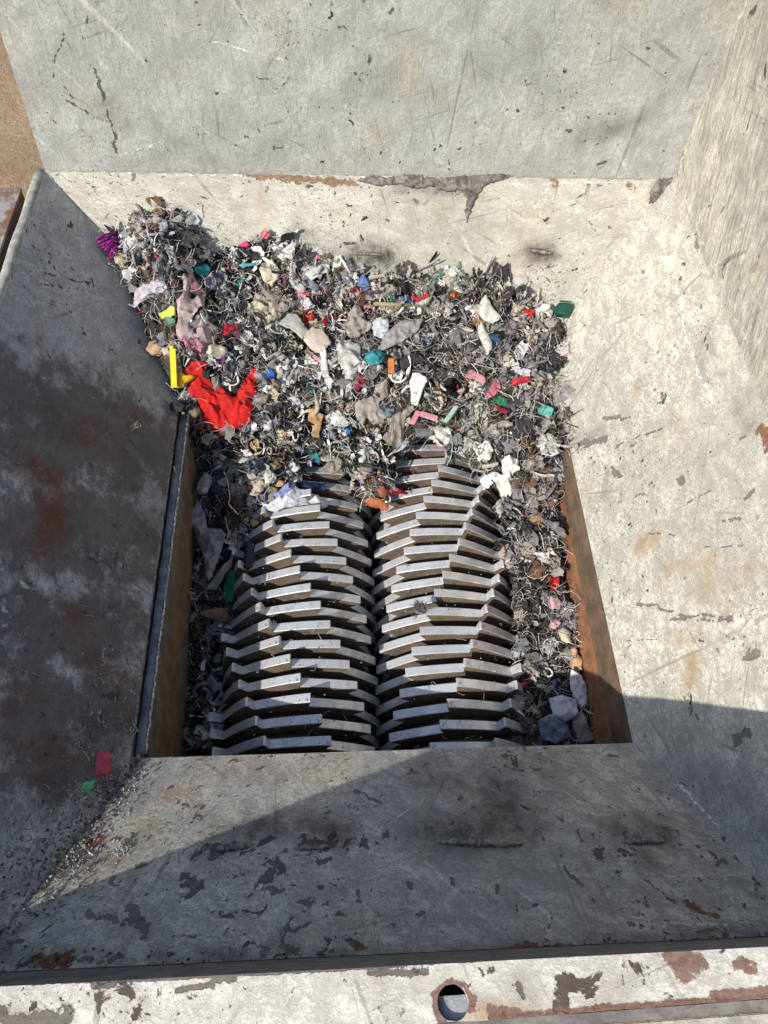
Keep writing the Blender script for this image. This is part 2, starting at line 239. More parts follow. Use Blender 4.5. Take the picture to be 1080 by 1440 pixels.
MARKS = {
 'backwall': {
  'dark': [([(90, 48), (75, 95), (74, 116), (90, 122), (104, 138)], 1.4), ([(123, 90), (140, 115), (148, 140)], 2.8), ([(148, 140), (153, 165), (160, 190), (164, 216)], 2.2), ([(57, 118), (100, 145), (150, 172)], 1.7),
    ([(148, 143), (165, 152), (190, 162)], 1.7), ([(110, 180), (135, 200), (152, 217)], 1.2), ([(523, 76), (522, 104)], 2.6), ([(384, 207), (396, 208)], 4), ([(497, 100), (516, 128)], 1.1), ([(360, 172), (367, 192)], 1.6),
    ([(402, 118), (396, 128), (384, 126)], 1.4), ([(403, 145), (405, 158)], 2.2), ([(302, 130), (304, 132)], 3.5), ([(460, 203), (458, 210)], 4), ([(122, 27), (122, 31)], 3), ([(798, 184), (802, 186)], 4.5), ([(843, 232), (852, 228)], 3.5),
    ([(739, 117), (740, 119)], 3), ([(585, 190), (578, 207)], 1.2), ([(594, 190), (575, 214)], 1.2), ([(605, 215), (600, 236)], 1), ([(629, 220), (633, 240)], 1.2), ([(669, 170), (665, 205)], 1.0), ([(70, 165), (80, 175)], 2.2),
    ([(245, 205), (300, 225)], 1.2), ([(270, 180), (310, 232)], 1), ([(340, 190), (350, 196)], 2.2), ([(912, 66), (914, 70)], 2), ([(911, 32), (913, 28)], 2), ([(934, 212), (936, 216)], 3), ([(624, 80), (640, 100)], 1), ([(550, 18), (551, 22)], 3.5),
    ([(200, 165), (240, 215)], .9), ([(255, 240), (265, 215)], .8), ([(490, 110), (530, 95)], .9), ([(360, 110), (420, 112)], .8), ([(405, 60), (404, 85)], .9)],
  'soot': [([(820, 190), (880, 178), (920, 168)], 26, .28), ([(150, 150), (170, 175)], 26, .22), ([(220, 180), (300, 225)], 26, .16), ([(520, 120), (500, 60)], 40, .12), ([(940, 120), (900, 200)], 25, .15), ([(680, 60), (760, 100)], 60, .08)],
  'lite': [([(166, 218), (230, 200)], 1.), ([(300, 60), (420, 90)], .8)],
  'stain': [([(262, 27), (330, 6), (385, -2)], 1.6, .9), ([(20, 120), (60, 170)], 25, .1)]},
 'back': {
  'rust': [([(350, 245), (400, 250), (500, 258)], 7), ([(780, 256)], 10), ([(887, 262)], 8), ([(584, 282)], 4), ([(820, 262), (860, 256)], 1.5), ([(374, 268)], 5)],
  'dark': [([(188, 246), (189, 253)], 4), ([(770, 315), (800, 286), (840, 262), (865, 256)], 1.1), ([(700, 240), (720, 243)], 3), ([(932, 262), (940, 275), (925, 283)], 8), ([(828, 310), (842, 330)], 1.4), ([(768, 387), (776, 398), (795, 394)], 1.3), ([(284, 290), (290, 330), (300, 350)], 1.6),
    ([(544, 310), (549, 314)], 2.5), ([(859, 318)], 2.5), ([(855, 252), (864, 250)], 2)],
  'soot': [([(745, 355), (775, 358)], 22, .6), ([(500, 358), (545, 360)], 26, .7), ([(560, 300), (620, 330)], 45, .14), ([(420, 330), (480, 350)], 25, .25), ([(925, 272), (942, 262)], 16, .5), ([(560, 262), (660, 270)], 14, .4)],
  'stain': [([(362, 280), (362, 315)], 16, .35), ([(740, 345), (740, 365)], 24, .3), ([(470, 315), (490, 300)], 20, .2)],
  'lite': [([(135, 285), (150, 270), (170, 285)], 1.4), ([(760, 280), (762, 330)], 1), ([(720, 260), (800, 258), (865, 256), (882, 272)], 1.6), ([(815, 285), (835, 298)], 1.4), ([(100, 242), (340, 246)], 1.5)]},
 'right': {
  'lite': [([(895, 312), (930, 340), (948, 380), (958, 430), (968, 480), (980, 515), (990, 540), (1000, 565)], 2.6), ([(872, 345), (900, 318)], 2.2), ([(878, 336), (890, 350), (895, 368)], 2), ([(938, 370), (938, 470)], 1.2), ([(915, 370), (900, 430)], 1.2), ([(870, 490), (858, 560)], 1.2), ([(880, 425), (935, 427)], 1.3),
    ([(975, 350), (992, 385)], 1.3), ([(860, 1030), (900, 1075), (960, 1110), (1010, 1160)], 2), ([(890, 1050), (930, 1110)], 2)],
  'dark': [([(978, 340), (981, 346)], 4.5), ([(925, 496)], 4), ([(850, 589), (884, 586)], 4.5), ([(888, 625)], 5), ([(815, 625), (850, 618)], 7), ([(866, 628), (900, 612), (930, 603)], 2.4), ([(898, 374), (908, 388)], 2.6), ([(935, 402)], 3), ([(905, 445)], 3.5), ([(939, 533)], 3),
    ([(972, 502), (980, 501)], 1.8), ([(895, 849), (935, 855), (965, 864), (1035, 866)], 2.2), ([(990, 872), (1030, 869)], 3.6), ([(940, 870), (965, 866)], 3), ([(1062, 918), (1050, 922)], 6), ([(958, 975), (968, 985), (980, 1012)], 2), ([(1035, 1042), (1052, 1030)], 6.5), ([(1034, 1045)], 5), ([(869, 666), (862, 662)], 6),
    ([(955, 672), (958, 680)], 4.5), ([(1060, 690), (1048, 700)], 4), ([(1010, 630), (1030, 612)], 1.4), ([(1043, 617), (1050, 612)], 4), ([(870, 705), (920, 690)], 1.4), ([(900, 750), (950, 752)], 1.2), ([(950, 715), (1000, 690)], 1.2), ([(990, 770), (1050, 765)], 1), ([(1008, 895), (1012, 940)], .9), ([(935, 972), (950, 980)], 2.4), ([(950, 1100), (962, 1106)], 2), ([(880, 900), (925, 898)], 1.2), ([(1020, 735), (1045, 728)], 2.5), ([(1030, 900)], 3)],
  'rust': [([(1072, 605), (1080, 625)], 9), ([(1008, 630)], 3)],
  'stain': [([(900, 540)], 14, .8), ([(975, 925), (968, 950)], 20, .75), ([(905, 770), (915, 765)], 22, .65), ([(950, 800), (1000, 790)], 26, .4), ([(985, 830), (1050, 800)], 30, .35), ([(940, 620), (960, 600)], 26, .3), ([(960, 900)], 26, .45), ([(1020, 850)], 22, .4)],
  'soot': [([(990, 470), (1000, 520)], 26, .32), ([(800, 625), (850, 610)], 20, .35), ([(930, 410), (945, 420)], 18, .22), ([(840, 700), (900, 660)], 35, .18), ([(960, 1060), (1060, 1150)], 40, .35), ([(1040, 560), (1060, 600)], 22, .35)]},
 'rightwall': {
  'dark': [([(1062, 10), (1056, 20)], 6), ([(1030, 355), (1018, 375), (1017, 395)], 2.2), ([(1077, 90), (1078, 110)], 4), ([(978, 330), (980, 345)], 4), ([(1025, 270), (1012, 300)], 1.5), ([(1055, 160), (1050, 180)], 2)],
  'soot': [([(1070, 420), (1060, 480)], 22, .3), ([(1040, 240), (1030, 320)], 26, .15)], 'lite': [([(1049, 5), (1020, 60), (990, 140), (962, 215), (950, 260)], 4), ([(960, 275), (1010, 390), (1050, 480)], 2.5)], 'stain': [([(1062, 380)], 18, .5)]},
 'near': {
  'dark': [([(130, 1287), (160, 1290)], 9), ([(180, 1275), (195, 1300), (205, 1315)], 11), ([(125, 1243), (100, 1250)], 4), ([(240, 1318), (275, 1319)], 3.5), ([(162, 1232), (160, 1250)], 5), ([(60, 1315)], 5), ([(25, 1325), (10, 1330)], 4), ([(505, 1255), (508, 1275)], 5), ([(786, 1202), (800, 1228), (825, 1255), (842, 1270)], 3), ([(577, 1247)], 7), ([(583, 1282), (598, 1277)], 6),
    ([(632, 1233), (634, 1248)], 5), ([(702, 1248), (703, 1256)], 4), ([(725, 1270), (728, 1280)], 3), ([(745, 1261)], 4), ([(1000, 1200), (1012, 1216), (1020, 1210)], 7), ([(1039, 1205)], 6), ([(985, 1205)], 5), ([(955, 1170)], 4), ([(890, 1297), (893, 1300)], 6), ([(911, 1262), (913, 1278)], 4), ([(345, 1330), (420, 1338)], 5), ([(60, 1352), (180, 1352)], 5),
    ([(430, 1300), (410, 1310)], 5), ([(395, 1330), (410, 1290)], 3), ([(360, 1245), (400, 1255)], 5), ([(420, 1270), (460, 1275)], 6), ([(560, 1090), (590, 1085)], 3), ([(500, 1110), (540, 1130)], 4), ([(810, 1170), (815, 1180)], 5), ([(850, 1060), (870, 1065)], 3), ([(690, 1080), (760, 1085)], 3), ([(740, 1330), (790, 1332)], 5), ([(980, 1310), (1040, 1306)], 2.5), ([(905, 1235), (940, 1260)], 1.6)],
  'rust': [([(970, 1270), (985, 1285), (1010, 1290)], 5.5), ([(60, 1348), (95, 1355)], 8), ([(505, 1330)], 8), ([(140, 1180), (120, 1190)], 6), ([(720, 1335), (780, 1330)], 4)],
  'lite': [([(855, 1232), (900, 1230), (1060, 1232)], 1.4), ([(880, 1285), (930, 1300), (1000, 1302), (1050, 1300)], 2), ([(905, 1055), (935, 1080), (965, 1085)], 2), ([(560, 1150), (600, 1120)], 1.4), ([(790, 1110), (840, 1150)], 2.2), ([(1020, 1235), (1040, 1290)], 1.5), ([(490, 1198), (620, 1199)], 1), ([(300, 1125), (380, 1120)], 1), ([(200, 1065), (300, 1063), (500, 1058), (700, 1053), (885, 1049)], 1.2)],  # scratches; the last stroke paints the lit line of the throat edge
  'soot': [([(310, 1170), (380, 1165)], 30, .75), ([(430, 1165), (480, 1172)], 30, .7), ([(610, 1170), (730, 1160), (700, 1110)], 40, .8), ([(880, 1170), (930, 1175)], 28, .9), ([(600, 1100), (760, 1090)], 45, .35), ([(0, 1345), (540, 1345), (1080, 1310)], 12, .5), ([(980, 1150), (1060, 1200)], 30, .35), ([(900, 1190), (905, 1200)], 24, .6)],
  'stain': [([(240, 1120), (270, 1115)], 20, .5), ([(130, 1160), (150, 1200)], 30, .4), ([(300, 1080), (480, 1075)], 26, .3), ([(70, 1230), (200, 1170)], 30, .2)],
  'tint': []},
 'left': {
  'rust': [],
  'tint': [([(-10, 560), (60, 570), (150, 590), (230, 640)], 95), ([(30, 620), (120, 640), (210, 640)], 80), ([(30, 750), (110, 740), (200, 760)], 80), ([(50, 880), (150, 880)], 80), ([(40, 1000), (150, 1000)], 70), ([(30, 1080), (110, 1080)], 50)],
  'lite': [([(20, 940), (60, 950)], .9), ([(28, 820), (50, 835)], 3), ([(60, 530), (100, 545)], 1.5), ([(130, 560), (115, 540)], 1.5), ([(205, 705), (232, 700)], .8), ([(10, 870), (5, 880)], 4)],
  'dark': [([(70, 360), (78, 385)], 1.6), ([(65, 385), (130, 400)], 2), ([(72, 400), (85, 402)], 3), ([(50, 400), (130, 410)], 1), ([(115, 460), (118, 470)], 4), ([(195, 480), (196, 483)], 3), ([(55, 420), (100, 440)], 1), ([(45, 345), (60, 355)], 1.2), ([(145, 978), (165, 976)], 6)],
  'soot': [([(40, 560), (100, 600)], 50, .3), ([(190, 640), (215, 760)], 40, .25), ([(100, 1040), (180, 1030)], 36, .5), ([(0, 1150), (120, 1080)], 30, .4)],
  'stain': [([(50, 660), (80, 700), (70, 760)], 45, .9), ([(110, 600), (150, 620)], 34, .8), ([(100, 860), (120, 890)], 30, .7), ([(135, 925), (160, 950)], 30, .8), ([(170, 575), (190, 590)], 24, .6), ([(40, 1070), (90, 1050)], 40, .7), ([(10, 960), (30, 985)], 30, .6), ([(190, 960), (200, 1040)], 16, .7)]},
}
FX = [((230, 640), 0)]
def seg_dist(P, a, b):
    ab = b-a; L = ab@ab
    t = np.clip(((P-a)@ab)/L, 0, 1) if L > 1e-12 else np.zeros(len(P))
    return np.linalg.norm(P-(a+t[:, None]*ab), axis=1)
def warp(P):
    o = np.zeros_like(P); f = 130.; a = .0016
    for k in range(4):
        for j in range(3):
            p_ = P@np.array([[.7, -.5, .5], [.3, .8, -.5], [-.6, .4, .7]][(j+k) % 3])
            q_ = P@np.array([[-.2, .9, .4], [.8, .1, .6], [.5, -.7, .5]][(j+2*k) % 3])
            o[:, j] += a*np.sin(f*p_+1.7*k+j+1.5*np.sin(f*.7*q_+j*2))
        f *= 2.05; a *= .62
    return o
def patch(name, key, c00, c10, c11, c01, mat, step_=.0022, thick=.006, dent=.0012, clampy=None, flip=False, crop=None):
    """c00-c10 along u, c01-c11 opposite; fine grid with wear attributes, plus a back face so the sheet has thickness"""
    c00, c10, c11, c01 = map(np.array, (c00, c10, c11, c01))
    lu = max(np.linalg.norm(c10-c00), np.linalg.norm(c11-c01)); lv = max(np.linalg.norm(c01-c00), np.linalg.norm(c11-c10))
    nu, nv = int(lu/step_)+2, int(lv/step_)+2
    u, v = np.meshgrid(np.linspace(0, 1, nu), np.linspace(0, 1, nv)); u = u.ravel(); v = v.ravel()
    P = (1-v)[:, None]*((1-u)[:, None]*c00+u[:, None]*c10)+v[:, None]*((1-u)[:, None]*c01+u[:, None]*c11)
    if clampy is not None: P[:, 1] = np.maximum(P[:, 1], clampy)
    n = np.cross(c10-c00, c01-c00); n /= np.linalg.norm(n)
    if flip: n = -n
    s = u*lu; t = v*lv; ph = len(name)
    e = np.clip(np.minimum(np.minimum(u, 1-u)*lu, np.minimum(v, 1-v)*lv)/.05, 0, 1)
    d = dent*(np.sin(s*9+ph)*np.sin(t*13+ph*2)+.6*np.sin(s*23+t*17+ph)+.4*np.sin(t*41-s*31))
    Q = P+n*(d*e)[:, None]
    idx = np.arange(nu*nv).reshape(nv, nu)
    F = np.stack([idx[:-1, :-1], idx[:-1, 1:], idx[1:, 1:], idx[1:, :-1]], -1).reshape(-1, 4)
    if clampy is not None: F = F[~np.all(Q[F][:, :, 1] <= clampy+1e-7, axis=1)]
    if flip: F = F[:, ::-1]
    N0 = len(Q); cs = [idx[0, 0], idx[0, -1], idx[-1, -1], idx[-1, 0]]
    bk = P[cs]-n*thick; V = np.vstack([Q, bk]); b = [N0, N0+1, N0+2, N0+3]
    FF = F.tolist(); ex = [b[::-1]]+[[cs[i], b[i], b[(i+1) % 4], cs[(i+1) % 4]] for i in range(4)]
    if flip: ex = [q[::-1] for q in ex]
    me = bpy.data.meshes.new(name)
    allF = np.array(FF+ex, dtype=np.int32)
    me.vertices.add(len(V)); me.vertices.foreach_set('co', V.astype(np.float32).ravel())
    me.loops.add(allF.size); me.loops.foreach_set('vertex_index', allF.ravel())
    me.polygons.add(len(allF)); me.polygons.foreach_set('loop_start', np.arange(len(allF), dtype=np.int32)*4)
    me.update(calc_edges=True); me.polygons.foreach_set('use_smooth', np.array([True]*len(FF)+[False]*5))
    UV = np.vstack([np.stack([s, t], 1), np.stack([s, t], 1)[cs]])
    l = me.uv_layers.new(name='UVMap'); l.data.foreach_set('uv', UV[allF.ravel()].astype(np.float32).ravel())
    mk = MARKS.get(key, {}); WV = warp(V); rs = .68 if key == 'near' else 1.
    for ch in ('dark', 'rust', 'lite', 'soot', 'stain', 'tint'):
        a = np.zeros(len(V), np.float32)
        for it in mk.get(ch, []):
            pts, r = it[0], max(it[1]*(rs if ch == 'dark' else 1), 1.25)/1000.; k = it[2] if len(it) > 2 else 1.
            W = [on(key, *q) for q in pts]
            if len(W) == 1: W = [W[0], W[0]+np.array([1e-4, 0, 0])]
            VV_ = V+WV*min(1.6, .35+r*420)
            dd = np.min([seg_dist(VV_, W[i], W[i+1]) for i in range(len(W)-1)], axis=0)
            if ch in ('dark', 'rust', 'lite', 'tint'): f = np.clip(1-dd/(2*r), 0, 1)*(1 if it[1] >= 1.25 else .62+.3*it[1])
            else: f = k*np.exp(-(dd/r)**2)
            a = np.maximum(a, f)
        if ch == 'soot' and key in ('backwall', 'back'): a *= 1.5
        at = me.attributes.new(ch, 'FLOAT', 'POINT'); at.data.foreach_set('value', a.astype(np.float32))
    me.materials.append(mat); me.validate(); me.update()
    o = bpy.data.objects.new(name, me); COL.objects.link(o); o.parent = hopper
    return o

hj = NL+(HL-NL)*(.014/.138)
for nm_, q_ in [('hip_filler', [NL, (-.416, 0, .0137), (hj[0], hj[1], .0137)]), ('slope_edge', [(-.416, .0, .0137), (-.416, .0, -.02), (-.416, .93, -.02), (-.416, .93, .0137)])]:
    o_ = mesh(nm_, q_+[np.array(p)-np.array([.003, 0, .003]) for p in q_], [tuple(range(len(q_))), tuple(range(len(q_), 2*len(q_)))[::-1]], simple(nm_+'_steel', (.12, .115, .11), (.06, .055, .05), 60), hopper)
rim_z = lambda x: .391+.339*x
back_plate = patch('back_slope', 'back', FL, FR, B, A, M['back'], dent=.0012)
right_plate = patch('right_slope', 'right', FR, (.395, -.45, 0), (.64, -.45, .273), B, M['right'], clampy=YW, dent=.0016)
left_plate = patch('left_slope', 'left', (-.416, -.46, .0137), (-.416, .93, .0137), A, (-.68, -.46, .273), M['left'], clampy=YW, dent=.0006)
near_plate = patch('near_slope', 'near', HL, HR, NR, NL, M['near'], dent=.0015)
back_wall = patch('back_wall', 'backwall', A+[0, .002, 0], B+[0, .002, 0], (.645, YB, .80), (-.655, YB, .80), M['backwall'], step_=.0025, dent=.002)
right_wall = patch('right_wall', 'rightwall', B+[0, -.001, 0], (.64, YW, .262), (.64, YW, .80), (.64, YB, .80), M['rightwall'], step_=.0025, dent=.002)

# outer face and rolled edge of the left slope (edge seen lit by the sun)
def bar(mb, pts, w_, h_, m=0, up=(0, 0, 1)):
    """swept box along pts"""
    pts = [np.array(p, float) for p in pts]; V = []; F = []
    for i, p in enumerate(pts):
        d = pts[min(i+1, len(pts)-1)]-pts[max(i-1, 0)]; d /= np.linalg.norm(d); s = np.cross(d, up); s /= np.linalg.norm(s); u = np.cross(s, d)
        V += [p-s*w_/2-u*h_/2, p+s*w_/2-u*h_/2, p+s*w_/2+u*h_/2, p-s*w_/2+u*h_/2]
    for i in range(len(pts)-1):
        for k in range(4): F.append((i*4+k, i*4+(k+1) % 4, i*4+4+(k+1) % 4, i*4+4+k))
    F.append((3, 2, 1, 0)); e = (len(pts)-1)*4; F.append((e, e+1, e+2, e+3))
    mb.add(V, F, m)
def tube(pts, r, n=6, caps=True, rf=None):
    pts = [np.array(p, float) for p in pts]; V = []; F = []; up = np.array([.3, .2, 1.])
    for i, p in enumerate(pts):
        d = pts[min(i+1, len(pts)-1)]-pts[max(i-1, 0)]; d = d/(np.linalg.norm(d)+1e-12)
        s = np.cross(d, up); s /= (np.linalg.norm(s)+1e-9); u = np.cross(s, d); rr = r*(rf(i/(len(pts)-1)) if rf else 1)
        V += [p+rr*(s*math.cos(2*math.pi*k/n)+u*math.sin(2*math.pi*k/n)) for k in range(n)]
    for i in range(len(pts)-1):
        for k in range(n): F.append((i*n+k, i*n+(k+1) % n, (i+1)*n+(k+1) % n, (i+1)*n+k))
    if caps: F.append(tuple(range(n))[::-1]); F.append(tuple(range((len(pts)-1)*n, len(pts)*n)))
    return V, F
t = NT('edge_paint', uv=False); n_ = t.noise(50, 5, .65); n2_ = t.noise(400, 3, .7)
M['edge'] = t.out(t.mix(t.step(n_, .35, .6), (.46, .44, .37), (.28, .27, .24)), .6, n2_, .001)
mb = MB()
ys = np.linspace(YW, YB+.003, 60)
# rolled edge: rounded lip that bends over and down on the outside
prof = [(0, .0), (-.006, .004), (-.013, .0045), (-.019, .001), (-.022, -.006), (-.023, -.03), (-.020, -.03), (-.018, -.008), (-.012, -.002), (-.004, -.004)]
V = []; F = []
for j, y in enumerate(ys):
    for (dx, dz) in prof: V.append((-.68+dx+.0008*math.sin(y*40), y, .273+dz+.0008*math.sin(y*31)))
k = len(prof)
for j in range(len(ys)-1):
    for i in range(k): F.append((j*k+i, (j+1)*k+i, (j+1)*k+(i+1) % k, j*k+(i+1) % k))
F.append(tuple(range(k))); F.append(tuple(range((len(ys)-1)*k, len(ys)*k))[::-1])
mb.add(V, F); mb.build('rolled_edge', M['edge'], hopper, True)

# near wall: leans slightly, top follows the sloping rim
mb = MB(); xs = np.linspace(-.70, .66, 90)
V = []; F = []
for i, x in enumerate(xs):
    zt_ = rim_z(x)-.004
    V += [(x, YW-.001, min(.05, zt_)), (x, YW-.001, .136), (x, -.3035, zt_), (x, -.3095, zt_), (x, YW-.007, .136), (x, YW-.007, .05)]
for i in range(len(xs)-1):
    for k_ in range(6): F.append((i*6+k_, (i+1)*6+k_, (i+1)*6+(k_+1) % 6, i*6+(k_+1) % 6))
mb.add(V, F); M['nearwall'] = simple('dark_near_wall', (.17, .155, .145), (.10, .09, .085), 30, .8, .001)  # dark grey mottled base, shared with the flange leg
nw = mb.build('near_wall', M['nearwall'], hopper)

# rim flange with a drilled hole
hx, hr = None, None
def rim_pt(px, py):    # on the sloping rim plane z = .401 + .339 x
    n = np.array([-.339, 0, 1.]); return un(px, py, (0, 0, .391), n)
hc = rim_pt(637, 1410); hr = np.linalg.norm((rim_pt(659, 1410)-rim_pt(615, 1410)))/2
def rim_flange():
    x0, x1, y0, y1 = -.70, .66, -.3415, -.3030
    outer = []
    nx = 60
    yb = lambda x: -.3478+.036*(x-.05)+.0007*math.sin(x*97)
    for i in range(nx): outer.append((x0+(x1-x0)*i/nx, yb(x0+(x1-x0)*i/nx)))
    outer.append((x1, yb(x1))); outer.append((x1, y1))
    for i in range(1, nx): outer.append((x1-(x1-x0)*i/nx, y1+.0006*math.sin(i*1.7)))
    outer.append((x0, y1))
    circ = [(hc[0]+hr*math.cos(a)/1.056, hc[1]+hr*math.sin(a)) for a in np.linspace(0, 2*math.pi, 33)[:-1]]
    pts = [Vector(p) for p in outer+circ]; no = len(outer)
    ed = [(i, (i+1) % no) for i in range(no)]+[(no+i, no+(i+1) % 32) for i in range(32)]
    vs, es, fs, *_ = delaunay_2d_cdt(pts, ed, [], 0, 1e-6)
    th = .007; V = []; F = []
    for p in vs: V.append((p.x, p.y, rim_z(p.x)))
    n = len(V)
    for p in vs: V.append((p.x, p.y, rim_z(p.x)-th))
    cnt = {}
    for f in fs:
        c = sum((vs[i] for i in f), Vector((0, 0)))/len(f)
        if (c.x-hc[0])**2*1.115+(c.y-hc[1])**2 < (hr*.97)**2: continue
        if not (yb(c.x)-.0002 <= c.y <= y1+.001): continue
        f = list(f)
        a = sum(vs[f[i]].x*vs[f[(i+1) % len(f)]].y-vs[f[(i+1) % len(f)]].x*vs[f[i]].y for i in range(len(f)))
        if a < 0: f = f[::-1]
        F.append(f); F.append([i+n for i in f[::-1]])
        for i in range(len(f)): cnt[(f[i], f[(i+1) % len(f)])] = 1
    for (a, b) in list(cnt):
        if (b, a) not in cnt: F.append([b, a, a+n, b+n])
    me = mesh('rim_flange', V, F, M['rim'], hopper)
    l = me.data.uv_layers.new(name='UVMap')
    for p in me.data.polygons:
        for li in p.loop_indices:
            co = me.data.vertices[me.data.loops[li].vertex_index].co; l.data[li].uv = (co.x*1.05, co.y-co.z*.02)
    rm = {'dark': [([(250, 1392), (300, 1384)], 3), ([(20, 1440), (90, 1432)], 9), ([(520, 1368), (600, 1366)], 3), ([(730, 1385), (735, 1400)], 3), ([(0, 1383), (200, 1378), (540, 1359), (800, 1339), (1080, 1321)], 1.6), ([(690, 1432), (1080, 1402)], 2), ([(130, 1386), (160, 1384)], 3), ([(300, 1378), (330, 1376)], 3.4), ([(0, 1420), (14, 1440)], 5)],
          'rust': [([(945, 1345), (985, 1352), (960, 1362)], 8), ([(1040, 1358), (1060, 1365)], 5), ([(650, 1386), (637, 1383), (620, 1390), (611, 1404), (613, 1422), (622, 1434)], 4.2), ([(655, 1392), (664, 1404), (663, 1420)], 3.2), ([(690, 1420), (740, 1428), (700, 1430)], 4), ([(1000, 1400), (1080, 1392)], 3), ([(690, 1430), (1080, 1404)], 3.5)],
          'soot': [([(735, 1382), (745, 1400)], 12, .35), ([(0, 1420), (30, 1425)], 10, .4)], 'stain': [([(660, 1425), (760, 1425)], 10, .6)]}
    co = np.array([v.co[:] for v in me.data.vertices])
    return me, rm
# finely divided rim top so that wear marks have somewhere to live
rim, rmarks = rim_flange()
PL['rim'] = ((0, 0, .391), (-.339, 0, 1.)); MARKS['rim'] = rmarks
def subdivide_attr(o, key, cuts):
    import bmesh
    bm = bmesh.new(); bm.from_mesh(o.data); bmesh.ops.triangulate(bm, faces=bm.faces)
    for _ in range(10):
        es = [e for e in bm.edges if e.calc_length() > cuts]
        if not es: break
        bmesh.ops.subdivide_edges(bm, edges=es, cuts=1)
        bmesh.ops.triangulate(bm, faces=[f for f in bm.faces if len(f.verts) > 3])
    bm.to_mesh(o.data); bm.free()
    V = np.array([v.co[:] for v in o.data.vertices]); mk = MARKS[key]
    for ch in ('dark', 'rust', 'lite', 'soot', 'stain', 'tint'):
        a = np.zeros(len(V), np.float32)
        for it in mk.get(ch, []):
            W = [on(key, *q) for q in it[0]]; r = it[1]/1000; k = it[2] if len(it) > 2 else 1
            if len(W) == 1: W = [W[0], W[0]+np.array([1e-4, 0, 0])]
            dd = np.min([seg_dist(V, W[i], W[i+1]) for i in range(len(W)-1)], axis=0)
            a = np.maximum(a, np.clip(1-dd/(2*r), 0, 1) if ch in ('dark', 'rust', 'lite', 'tint') else k*np.exp(-(dd/r)**2))
        at = o.data.attributes.new(ch, 'FLOAT', 'POINT'); at.data.foreach_set('value', a.astype(np.float32))
subdivide_attr(rim, 'rim', .0032)
# grey plate seen through the hole, the angle's outer leg and a lower strip beyond it
mb = MB(); V = []; F = []
for (dx, dy) in [(-.03, -.030), (.03, -.030), (.03, .0062), (-.03, .0048)]:
    V.append((hc[0]+dx, hc[1]+dy, rim_z(hc[0]+dx)-.0085))
for q in list(V): V.append((q[0], q[1], q[2]-.005))
mb.add(V, [(0, 1, 2, 3), (7, 6, 5, 4), (0, 4, 5, 1), (1, 5, 6, 2), (2, 6, 7, 3), (3, 7, 4, 0)]); mb.build('backing_plate', M['galv'], hopper)
mb = MB(); mb.box((hc[0]-.05, hc[1]-.035, hc[2]-.075), (hc[0]+.05, hc[1]+.034, hc[2]-.07)); mb.build('hole_dark_sheet', M['darksteel'], hopper)  # added sheet that keeps the open part of the hole dark
def rimstrip(name, y0, y1, dz0, dz1, mat, th=.006):
    V = []; F = []
    xs = np.linspace(-.70, .66, 60)
    for x in xs:
        z = rim_z(x); sh = .036*(x-.05)-.0062; V += [(x, y0+sh, z+dz0), (x, y1+sh, z+dz1), (x, y1+sh, z+dz1-th), (x, y0+sh, z+dz0-th)]
    for i in range(len(xs)-1):
        for k_ in range(4): F.append((i*4+k_, (i+1)*4+k_, (i+1)*4+(k_+1) % 4, i*4+(k_+1) % 4))
    F.append((0, 1, 2, 3)); F.append(tuple(range(len(V)-4, len(V)))[::-1])
    return mesh(name, V, F, mat, hopper)
rimstrip('flange_leg', -.342, -.352, -.002, -.012, M['nearwall'])
rimstrip('lower_strip', -.353, -.366, -.010, -.010, M['edge'])
rimstrip('outer_apron', -.367, -.373, -.014, -.25, M['darksteel'])

# left throat rail: groove, flat bar with bright worn inner edge, brown liner below
mb = MB(); yy = np.linspace(.006, .70, 70)
V = []; F = []
prof = [(-.4125, -.02), (-.4125, .0025), (-.399, .0045), (-.395, .002), (-.395, -.02)]
for j, y in enumerate(yy):
    for (x, z) in prof: V.append((x+.0006*math.sin(y*90), y, z+.0006*math.sin(y*63)))
k = len(prof)
for j in range(len(yy)-1):
    for i in range(k): F.append((j*k+i, j*k+(i+1) % k, (j+1)*k+(i+1) % k, (j+1)*k+i))
F.append(tuple(range(k))[::-1]); F.append(tuple(range((len(yy)-1)*k, len(yy)*k)))
mb.add(V, F); mb.build('throat_rail', M['bluesteel'], hopper)
mb = MB(); pts = []
for y in np.linspace(.01, .70, 160): pts.append((-.3955+rnd.uniform(-.0012, .0012), y, .0045+rnd.uniform(-.001, .0018)))
V, F = tube(pts, .0018, 5, rf=lambda s: .7+.6*abs(math.sin(s*311)))
mb.add(V, F); mb.build('rail_burr', M['brightedge'], hopper, True)
pts = [(-.4165+rnd.uniform(-.001, .001), y, .013+rnd.uniform(-.001, .001)) for y in np.linspace(.0, .72, 120)]
V, F = tube(pts, .0022, 5); mb = MB(); mb.add(V, F); mb.build('slope_seam', M['weld'], hopper, True)
